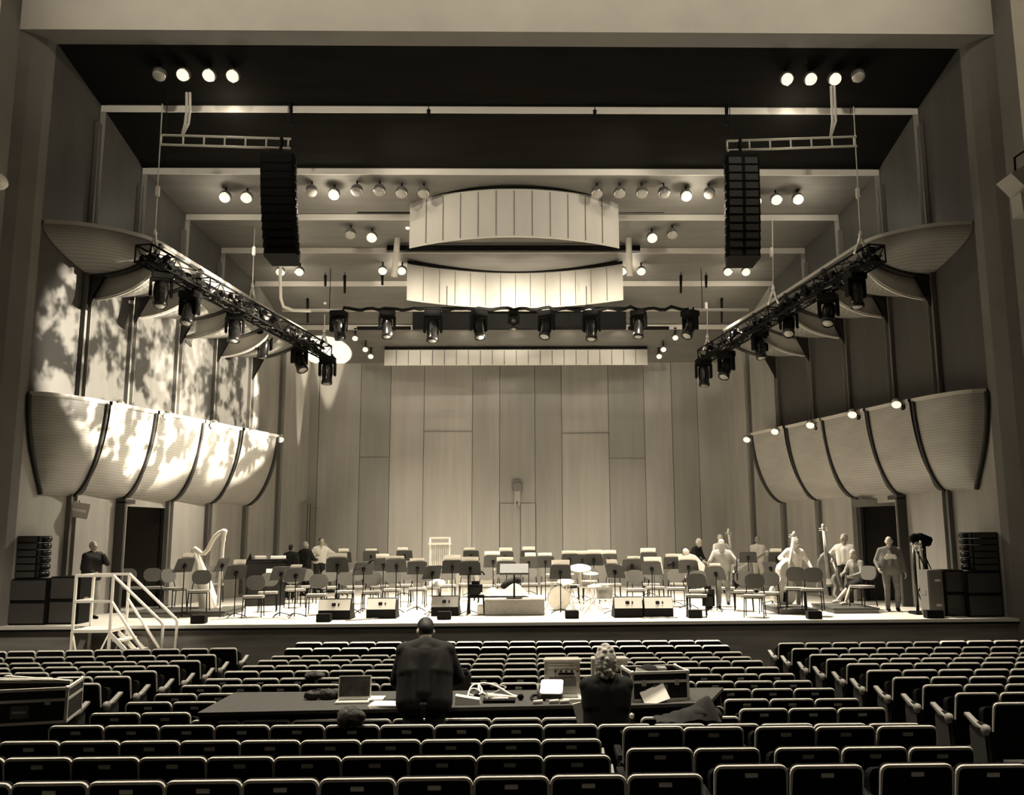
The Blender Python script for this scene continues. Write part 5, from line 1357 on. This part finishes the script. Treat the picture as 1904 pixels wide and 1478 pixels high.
# centre block: row -> (Y, u of left end, v at left end, u of right end, v at right end)
CY = [17.62 - .822 * i for i in range(15)]
CROW = [(549, 1194, 1341, 1190), (529, 1205, 1357, 1199), (504, 1218, 1380, 1210), (479, 1226, 1397, 1219), (450, 1236, 1419, 1226), (417, 1246, 1449, 1238), (381, 1260, 1478, 1250), (337, 1272, 1510, 1263), (287, 1288, 1553, 1277), (234, 1303, 1598, 1296), (168, 1323, 1647, 1313), (92, 1346, 1711, 1342)]
for i, (ua, va, ub, vb) in enumerate(CROW):
    Y = CY[i]; a = at(ua, va, Y); c = at(ub, vb, Y); n = 16
    for k in range(n):
        q = a + (c - a) * ((k + .5) / n); loc = (q.x, Y + .10, q.z - .872)
        lb = 'dark seat, %s from left in the %s row from the stage, centre block' % (nth(k + 1), nth(i + 1))
        um = ua + (ub - ua) * (k + .5) / n
        if i == 10 and 1080 < um < 1190: continue
        if i in (9, 10) and 380 < um < 1345: loc = (loc[0], loc[1], loc[2] - .075)
        if i < 2: STUFF.append(loc); continue
        key = 'f' + ('p' if i >= 6 else '') + ('R' if k == n - 1 else 'L' if k == 0 else '')
        place_seat(key, loc, 0, lb, 'auditorium seats, centre block')
NEAR = [(12, [(1 + 111.7 * k, 1375 - .5 * k) for k in range(-1, 10)], 111.7), (13, [(10.5 + 125.0 * k, 1405 - .55 * k) for k in range(-1, 9)], 124.6), (14, [(24 + 142.6 * k, 1450 - 1.9 * k) for k in range(-1, 9)], 142.6)]
nm = {12: 'third row from the camera', 13: 'second row from the camera', 14: 'row nearest the camera'}
for i, lst, pit in NEAR:
    Y = CY[i] * (1.0 if i < 14 else 1.015)
    for k, (u, v) in enumerate(lst):
        q = at(u + pit / 2, v, Y)
        last = k == len(lst) - 1
        place_seat('fp' + ('R' if last else ''), (q.x, Y + .10, q.z - .872), 0, 'dark seat, %s from left in the %s, left of the aisle' % (nth(k + 1), nm[i]), 'auditorium seats, nearest rows')
RB = [('back row', 7.62, [(1162, 1267, 1347), (1273, 1378, 1348), (1408, 1511, 1347), (1516, 1625, 1347), (1630, 1740, 1346)]),
      ('middle row', 7.02, [(1167, 1285, 1387), (1290, 1412, 1387), (1441, 1560, 1386), (1565, 1685, 1385), (1688, 1810, 1385)]),
      ('front row', 6.33, [(1328, 1462, 1418), (1468, 1604, 1418), (1635, 1770, 1416), (1775, 1910, 1417)])]
for nm_, Y, lst in RB:
    for k, (u0, u1, v) in enumerate(lst):
        q = at((u0 + u1) / 2, v, Y)
        key = 'fp' + ('R' if nm_ != 'front row' and k == len(lst) - 1 else '')
        place_seat(key, (q.x, Y + .10, q.z - .872), 0, 'dark seat, %s from left in the %s of the raised seats at near right' % (nth(k + 1), {'back row': 'farthest row', 'middle row': 'middle row', 'front row': 'nearest row'}[nm_]), 'auditorium seats, near right')
LB = [(442, 1203, 1), (403, 1215, 2), (374, 1226, 3), (335, 1235, 4), (293, 1245, 5), (245, 1255, 6), (189, 1268, 7), (122, 1285, 8)]
for r_, (u, v, i) in enumerate(LB):
    Y = CY[i] - .1; q0 = at(u, v, Y); n = 0
    for k in range(12):
        q = q0 + Vector((-.515 * (k + .5), 0, 0))
        z = q.z - .03 * k * .1
        if (q.x + .3 - CAM_POS.x) / Y * 1650 + 1004 < -10: break
        place_seat('f' + ('R' if k == 0 else ''), (q.x, Y + .10, z - .872), 0, 'dark seat, %s from the aisle in the %s row from the stage, left block' % (nth(k + 1), nth(r_ + 1)), 'auditorium seats, left block')
RBK = [(1446, 1194, 0), (1471, 1204, 1), (1504, 1215, 2), (1535, 1223, 3), (1573, 1232, 4), (1610, 1244, 5), (1658, 1257, 6), (1714, 1271, 7), (1774, 1286, 8), (1844, 1304, 9)]
for r_, (u, v, i) in enumerate(RBK):
    Y = CY[i] - .45 - .02 * r_; q0 = at(u, v, Y)
    for k in range(12):
        q = q0 + Vector((.515 * (k + .5), 0, 0))
        if (q.x - .25 - CAM_POS.x) / Y * 1650 + 970 > 1904: break
        loc = (q.x, Y + .10, q.z - .872)
        if r_ == 0 and k > 5: STUFF.append(loc); continue
        place_seat('f' + ('L' if k == 0 else ''), loc, 0, 'dark seat, %s from the aisle in the %s row from the stage, right block' % (nth(k + 1), nth(r_ + 1)), 'auditorium seats, right block')
# the farthest rows, past three hundred seats
b = MB(); H = .60
for loc in STUFF:
    o3 = Vector(loc); fr = Matrix.Translation(o3 + Vector((0, .02, .27))) @ Matrix.Rotation(R(11), 4, 'X')
    b.prism(rbox_poly(.496, H, .05, 3, True), .09, fr, 'seat_back')
    b.prism([(x * 1.01, z + .004) for x, z in rbox_poly(.496, H, .05, 3, True) if z > H - .06], .075, fr, 'seat_trim')
    b.box(o3 + Vector((0, .2, .45)), (.44, .12, .42), m='seat_back'); b.box(o3 + Vector((-.25, .1, .28)), (.035, .28, .56), m='black')
o = b.build('auditorium_seat_rows'); tag(o, 'the two farthest rows of dark auditorium seats before the stage', 'seats', None, 'stuff')
# ================================================================ MIXING POSITION
ZT = .075
def tb(u, v): return atz(u, v, ZT)
def table(label, pts, name='long_table'):
    a, b_, c, d = [tb(*p) for p in pts]   # near left, near right, far right, far left
    o = (a + b_ + c + d) / 4
    t = thing(name, label, 'table', (o.x, o.y, -.85))
    L = lambda p, dz: Vector((p.x - o.x, p.y - o.y, ZT + .85 + dz))
    b = MB(); q = (a, b_, c, d)
    b.face([L(p, 0) for p in q]); b.face([L(p, -.035) for p in q][::-1])
    for i in range(4): b.face([L(q[i], 0), L(q[i], -.035), L(q[(i + 1) % 4], -.035), L(q[(i + 1) % 4], 0)])
    b.build('table_top', 'tabletop', t)
    b = MB()
    for i in range(4):
        p, r = q[i], q[(i + 1) % 4]; m = (p + r) / 2; ins = (o - m).normalized() * .05; ins.z = 0
        b.face([L(p, -.035) + ins, L(r, -.035) + ins, L(r, -.10) + ins, L(p, -.10) + ins])
    b.build('apron', 'black', t)
    for p in q:
        ins = (o - p) * .08; ins.z = 0
        b = MB(); b.cyl(L(p, -.03) + ins, Vector((p.x - o.x, p.y - o.y, -.02)) + ins, .02, .02, 8); b.build('leg', 'black', t)
    return t
table('long grey table laid over the seats with laptop and cables', [(367, 1325), (1072, 1311), (1090, 1282), (437, 1287)])
table('second table carrying the road case and loose papers', [(1150, 1312), (1318, 1306), (1345, 1278), (1166, 1280)])
# laptop
p = tb(652, 1309)
t = thing('laptop', 'open silver laptop with dark screen on the long table', 'laptop', (p.x, p.y + .12, ZT), R(3))
b = MB(); b.box((0, 0, .010), (.35, .24, .018), bev=.006); b.build('base', 'alu', t)
b = MB(); fr = Euler((R(-14), 0, 0)).to_matrix(); b.box(fr @ Vector((0, 0, .115)) + Vector((0, .115, .02)), (.35, .012, .235), rot=fr, bev=.004); ld = b.build('lid', 'alu', t)
b = MB(); b.box(fr @ Vector((0, -.008, .118)) + Vector((0, .115, .02)), (.325, .004, .205), rot=fr); b.build('screen', 'screen', ld)
b = MB(); b.box((0, .03, .0195), (.31, .10, .004)); b.build('keyboard', 'darkgrey', t)
# fluffy scarf left of the laptop
def fluffy(name, label, loc, r, sd, m='fur', cat='clothing'):
    b = MB(); rr = random.Random(sd)
    for i in range(5): b.ball((rr.uniform(-.7, .7) * r[0], rr.uniform(-.5, .5) * r[1], r[2] * rr.uniform(.5, .8)), (r[0] * rr.uniform(.4, .6), r[1] * .6, r[2] * rr.uniform(.5, .8)), 16)
    for v in b.bm.verts: v.co += Vector((rr.gauss(0, .006), rr.gauss(0, .006), rr.gauss(0, .006)))
    o = b.build(name, m); o.location = loc; tag(o, label, cat); return o
p = tb(600, 1300); fluffy('scarf', 'dark rolled scarf on the table left of the laptop', (p.x + .02, p.y + .02, ZT), (.20, .08, .08), 2)
p = at(640, 1336, CY[11]); fluffy('fur_hat', 'dark fluffy hat lying on a seat back before the table', (p.x, CY[11] + .02, p.z - .06), (.17, .10, .11), 5)
p = at(590, 1256, CY[6]); fluffy('coat', 'small dark coat thrown over a seat far behind the laptop', (p.x, CY[6] + .05, p.z - .05), (.20, .10, .08), 8)
# papers
def sheet(name, label, u0, v0, u1, v1, n=1, z=ZT, m='paper', cat='papers', rz=0, th=.006):
    a = tb(u0, v1); c = tb(u1, v0); b = MB(); rr = random.Random(int(u0))
    for i in range(n): b.box((rr.uniform(-.02, .02) if n > 1 else 0, rr.uniform(-.02, .02) if n > 1 else 0, th / 2 + i * th * 1.1), (abs(c.x - a.x), abs(c.y - a.y), th), rot=Matrix.Rotation(rr.uniform(-.12, .12) if n > 1 else rz, 3, 'Z'))
    o = b.build(name, m); o.location = ((a.x + c.x) / 2, (a.y + c.y) / 2, z); return tag(o, label, cat)
sheet('papers', 'bright papers spread on the table right of the laptop', 684, 1307, 764, 1317, 4)
sheet('papers', 'folded bright paper behind the spread papers right of the laptop', 680, 1297, 714, 1304, 3)
p = tb(754, 1306)
t = thing('paper_cup', 'white paper cup holding pens on the long table beside standing man', 'cup', (p.x, p.y, ZT))
b = MB(); b.lathe([(0, .002), (.030, .002), (.042, .12), (.044, .122), (.040, .12), (.029, .012), (0, .012)], (0, 0, 0), None, 18); b.build('cup', 'white', t)
b = MB(); b.lathe([(.043, .117), (.047, .12), (.044, .126)], (0, 0, 0), None, 18); b.build('rim', 'white', t)
for i, (dx, dz) in enumerate(((.02, .20), (-.012, .22), (.03, .24))):
    b = MB(); b.cyl((0, 0, .02), (dx * 2, .0, dz), .005, .005, 6); b.ball((dx * 2, 0, dz), .012, 8); b.build('pen', 'steel', t)
sheet('phone', 'dark phone on the table between laptop papers and cup', 718, 1302, 744, 1307, 1, ZT, 'black', 'phone', .3, .012)
# cables and small gear right of the standing man
for i, (pts, r, m) in enumerate([([(868, 1305), (874, 1280), (890, 1272), (900, 1290), (880, 1297), (868, 1290), (880, 1283), (905, 1294)], .009, 'white'), ([(893, 1290), (888, 1276), (900, 1271), (925, 1280), (950, 1294), (962, 1297)], .011, 'white'), ([(1010, 1300), (995, 1292), (985, 1300), (995, 1306), (1008, 1300), (1000, 1292)], .012, 'black'), ([(905, 1296), (925, 1288), (945, 1284), (930, 1278), (912, 1282)], .009, 'grey')]):
    b = MB(); rr = random.Random(i); q = [tb(u, max(v, 1284)) + Vector((0, 0, .012 + max(0, 1290 - v) * .004)) for u, v in pts]
    sm = []
    for k in range(len(q) - 1):
        for j in range(4): sm.append(q[k].lerp(q[k + 1], j / 4))
    sm.append(q[-1])
    for _ in range(3): sm = [sm[0]] + [(sm[k - 1] + sm[k] * 2 + sm[k + 1]) / 4 for k in range(1, len(sm) - 1)] + [sm[-1]]
    b.tube([p - q[0] for p in sm], r, 6); o = b.build('cable', m); o.location = q[0]; tag(o, ['white looped cable on the table just right of the standing man', 'second white cable loop beside the paper roll', 'black coiled cable left of the open console', 'grey cable under the white loops'][i], 'cable')
p0 = tb(905, 1304); p1 = tb(960, 1300); b = MB(); b.cyl((0, 0, .045), (p1.x - p0.x, p1.y - p0.y, .02), .045, .012, 14); o = b.build('paper_roll', 'paper'); o.location = (p0.x, p0.y, ZT); tag(o, 'white rolled paper cone lying among the cables', 'paper roll')
sheet('tray', 'shallow black tray with white sheet among the cables', 898, 1302, 958, 1308, 1, ZT, 'black', 'tray', 0, .03)
sheet('papers', 'white slip lying on the black tray', 910, 1303, 945, 1305, 1, ZT + .03, 'paper')
p0 = tb(850, 1310); b = MB(); b.prism([(-.12, 0), (.14, 0), (.13, .05), (-.12, .09)], .14); o = b.build('gear_box', 'lip'); o.location = (p0.x + .1, p0.y + .05, ZT); tag(o, 'pale wedge-shaped gear box right beside the standing man', 'box')
for i, (u, v) in enumerate([(886, 1301), (968, 1302)]):
    p = tb(u, v); b = MB(); b.lathe([(0, -.02), (.03, -.02), (.034, 0), (.03, .02), (0, .02)], (0, 0, .035), (0, 1, 0), 16); o = b.build('tape_roll', 'black'); o.location = (p.x, p.y, ZT); tag(o, 'small black tape roll on table, %s' % ('by the gear box' if i == 0 else 'right of the black tray'), 'tape')
p = at(858, 1262, 10.6)
b = MB(); b.box((0, 0, 0), (.22, .14, .34), bev=.02); b.box((0, -.02, .19), (.18, .12, .05), bev=.02, ); o = b.build('coat_bundle', 'cloth_dark'); o.location = (p.x, 10.6, p.z - .1); tag(o, 'dark bundle on a seat just right of the standing man', 'bag')
# bright lectern pad and black base
p = tb(1026, 1303)
t = thing('tilted_pad', 'bright white tilted pad on a small stand at right of the long table', 'pad', (p.x, p.y + .05, ZT), R(-6))
b = MB(); fr = Matrix.Translation((0, .03, .13)) @ Matrix.Rotation(R(-62), 4, 'X'); b.prism([(x, z - .12) for x, z in rbox_poly(.24, .24, .03, 4)], .012, fr); b.build('pad', 'paper', t)
b = MB(); b.box((0, .04, .05), (.22, .16, .10), bev=.01); b.build('base', 'darkgrey', t)
b = MB(); b.cyl((-.14, -.03, .0), (-.15, .02, .17), .012, .012, 8); b.build('prop', 'arm', t)
for i, (u, v) in enumerate([(1000, 1310), (1030, 1309), (1050, 1309)]):
    p = tb(u, v); b = MB(); b.cyl((-.05, 0, .02), (.05, .02, .025), .018, .02, 10); o = b.build('plug', 'lip'); o.location = (p.x, p.y + .02, ZT); tag(o, 'pale connector before the tilted pad, %s of three' % ['left one', 'middle one', 'right one'][i], 'connector', 'connectors before the pad')
# open consoles: upright panels in road-case lids
def console(label, u0, u1, v0, v1, Y):
    a = at(u0, v1, Y); c = at(u1, v0, Y); w = c.x - a.x; h = c.z - a.z
    t = thing('equipment_rack', label, 'equipment', ((a.x + c.x) / 2, Y, a.z))
    b = MB()
    b.box((0, .05, h / 2), (w, .18, h), bev=.008); b.build('case', 'steel', t)
    b = MB(); b.box((0, -.045, h - .012), (w + .03, .05, .025), bev=.005); b.build('top_edge', 'lip', t)
    b = MB(); b.box((0, -.043, h * .52), (w - .05, .012, h * .88)); f = b.build('face_panel', 'lip', t)
    b = MB(); b.box((0, -.052, h * .42), (w - .09, .01, h * .24)); b.build('button_field', 'midgrey', f)
    for i in range(14):
        x = -w / 2 + .06 + (w - .12) * i / 13; b = MB(); b.box((x, -.06, h * .42), (.008, .012, h * .20)); b.build('fader', 'grey', f)
    b = MB(); b.box((.04, -.055, h * .62), (w * .45, .012, h * .05)); b.build('slot', 'black', f)
    for i in range(6):
        b = MB(); b.cyl((-w * .2 + .06 * i, -.045, h * .69), (-w * .2 + .06 * i, -.075, h * .68), .009, .009, 8); b.build('knob', 'black', f)
    for z in (.80, .87):
        b = MB(); b.box((0, -.053, h * z), (w - .08, .008, h * .02)); b.build('stripe', 'white', f)
    b = MB(); b.box((0, -.20, .02), (w, .34, .04), bev=.006); b.build('lower_tray', 'alu', t)
    b = MB(); b.box((0, -.20, .045), (w * .8, .2, .012)); b.build('lower_panel', 'midgrey', t)
    return t
console('open equipment rack with pale panel left of the seated woman', 1013, 1078, 1224, 1296, 10.1)
console('second open equipment rack behind the woman with knitted hat', 1101, 1166, 1222, 1292, 10.25)
# road case on the second table
a = tb(1222, 1306); c = tb(1312, 1300)
t = thing('road_case', 'black road case with silver edges, lid open, on the second table', 'case', (a.x + .02, a.y + .30, ZT), R(8))
w, d_, h = .60, .42, .30
def road_case(t, w, d_, h, open_top=True):
    b = MB()
    th = .02
    for (c_, s_) in (((0, -d_ / 2, h / 2), (w, th, h)), ((0, d_ / 2, h / 2), (w, th, h)), ((-w / 2, 0, h / 2), (th, d_, h)), ((w / 2, 0, h / 2), (th, d_, h)), ((0, 0, .01), (w, d_, .02))): b.box(c_, s_)
    if not open_top: b.box((0, 0, h), (w, d_, .02))
    b.build('shell', 'case', t)
    b = MB(); e = .026
    for z in (.012, h * .66, h - .01):
        for sy in (-1, 1): b.box((0, sy * (d_ / 2 + .003), z), (w + .03, e, e))
        for sx in (-1, 1): b.box((sx * (w / 2 + .003), 0, z), (e, d_ + .03, e))
    for sx in (-1, 1):
        for sy in (-1, 1): b.box((sx * (w / 2 + .003), sy * (d_ / 2 + .003), h / 2), (e, e, h))
    b.build('edge_profile', 'lip', t)
    for sx in (-1, 1):
        for sy in (-1, 1):
            b = MB(); b.ball((sx * (w / 2), sy * (d_ / 2), h - .01), .028, 10); b.build('corner', 'steel', t)
    for x in (-w * .3, w * .3):
        b = MB(); b.box((x, -d_ / 2 - .016, h * .62), (.05, .014, .06), bev=.004); b.build('latch', 'steel', t)
    b = MB(); b.box((0, -d_ / 2 - .012, h * .36), (.16, .010, .12), bev=.004); hh = b.build('handle_dish', 'midgrey', t)
    b = MB(); b.box((0, -d_ / 2 - .022, h * .36), (.12, .02, .02), bev=.005); b.build('handle', 'steel', hh)
road_case(t, w, d_, h)
cp = Vector(t.location)
b = MB(); b.box((0, 0, .04), (.12, .08, .10), bev=.01); o = b.build('small_box', 'lip'); o.location = (cp.x + .08, cp.y + .05, ZT + .22); tag(o, 'small pale box inside the open road case', 'box')
b = MB(); b.ball((0, 0, .05), (.13, .1, .09), 12); o = b.build('cable_heap', 'cloth_black'); o.location = (cp.x - .06, cp.y + .05, ZT + .2); tag(o, 'black cable heap inside the open road case', 'cables')
a = tb(1180, 1306)
for i, (dx, dy, dz, ax, ay) in enumerate(((.13, .10, .17, -.5, .35), (.20, .03, .10, -.9, -.3))):
    b = MB(); b.box((0, 0, 0), (.27, .012, .27), rot=Euler((ax + .2, ay, .1)).to_matrix()); o = b.build('papers', 'paper'); o.location = (a.x + dx, a.y + dy, ZT + dz); tag(o, ['large bright paper propped against the road case', 'second bright paper before the propped one'][i], 'papers')
p = at(1078, 1322, 9.0)
b = MB(); b.box((0, 0, -.04), (.085, .03, .24), rot=Euler((0, R(-14), 0)).to_matrix()); b.box((.03, .0, -.16), (.12, .16, .02)); o = b.build('papers', 'paper'); o.location = p; tag(o, 'white sheet hanging off the table end at left of the seated woman', 'papers')
# jacket over a seat back, right
p = at(1282, 1318, 8.9)
b = MB(); rr = random.Random(12); rows = []
for j in range(14):
    y = -.14 + .30 * j / 13; row = []
    for i in range(30):
        k = i / 29; x = -.34 + .62 * k; base = .26 * (k ** 1.5) * math.sin(min(1, (1 - k) * 5) * math.pi / 2) + .02
        z = base * math.cos((j - 6.5) / 6.5 * 1.45) + .010 * math.sin(13 * k + j * .5) + .004 * math.sin(31 * k - j)
        row.append((x, y, z - .10))
    rows.append(row)
b.grid(rows); b.ball((.12, 0, -.06), (.2, .12, .10), 14); o = b.build('draped_jacket', 'cloth_dark'); o.location = p; tag(o, 'dark crumpled jacket thrown over seat backs before the road case', 'jacket')
# large road case at the left edge
p = atz(55, 1352, -.02); 
t = thing('road_case', 'large black road case with silver edges in the left aisle at the frame edge', 'case', (at(48, 1350, 8.9).x - .17, 9.25, at(48, 1350, 8.9).z), R(14))
road_case(t, .80, .62, .33, True)
b = MB()
for i in range(3): b.box((-.1 + .1 * i, .05 * i, .30), (.7, .05, .03), rot=Euler((0, .06, .3 - .2 * i)).to_matrix())
o = b.build('metal_bars', 'lip'); o.location = Vector(t.location) + Vector((-.08, .0, .06)); tag(o, 'flat metal bars lying in the large left road case', 'bars')
cz = t.location.z
b = MB(); b.box((0, 0, (cz + .92) / 2), (.7, .5, cz + .90), bev=.02); o = b.build('cart', 'black'); o.location = (t.location.x, 9.3, -.93); tag(o, 'black cart under the large road case in the left aisle', 'cart')
# standing man, seen from behind
fz = -.80
p = at(790, 1240, 9.05)
person('man in dark jacket standing with his back to the camera at the long table', (p.x, 9.03, fz), R(182), 'cloth_dark', 'denim', 'hair_dark', 'short', 1.84, jacket=True, collar=True, girth=1.16, nod=R(40), turn=R(14), lean=R(17), wl=(.20, -.36, 1.05), wr=(-.24, -.40, 1.10), voxel=.008)
p = at(1128, 1250, 8.95)
person('woman in dark jacket and pale knitted hat seated with her back to the camera', (p.x, 8.98, fz), R(180), 'cloth_black', 'cloth_black', 'hair_pale', 'short', 1.72, jacket=True, collar=True, hat='knit', girth=1.04, nod=R(6), lean=R(5), pelvis=(0, 0, .70), al=(.14, -.42, .12), ar=(-.14, -.42, .12), wl=(.12, -.40, 1.0), wr=(-.14, -.40, 1.0), pole_l=(.15, .5, -1), pole_r=(-.15, .5, -1), voxel=.008)
t = thing('work_chair', 'plain dark chair under the woman with knitted hat', 'chair', (p.x, 8.98, fz), R(180))
b = MB(); b.box((0, -.03, .53), (.44, .42, .07), bev=.02); b.build('seat', 'black', t)
for sx in (-1, 1):
    for sy in (-1, 1): b = MB(); b.cyl((sx * .18, sy * .17, .5), (sx * .2, sy * .19, 0), .015, .015, 6); b.build('leg', 'black', t)
# small white cup lids on the near row
p = at(1175, 1333, CY[11]); b = MB(); b.box((0, 0, .01), (.04, .04, .05), bev=.01); o = b.build('paper_scrap', 'paper'); o.location = (p.x, CY[11] + .02, p.z - .005); tag(o, 'small white scrap on a seat back right of the seated woman', 'paper')
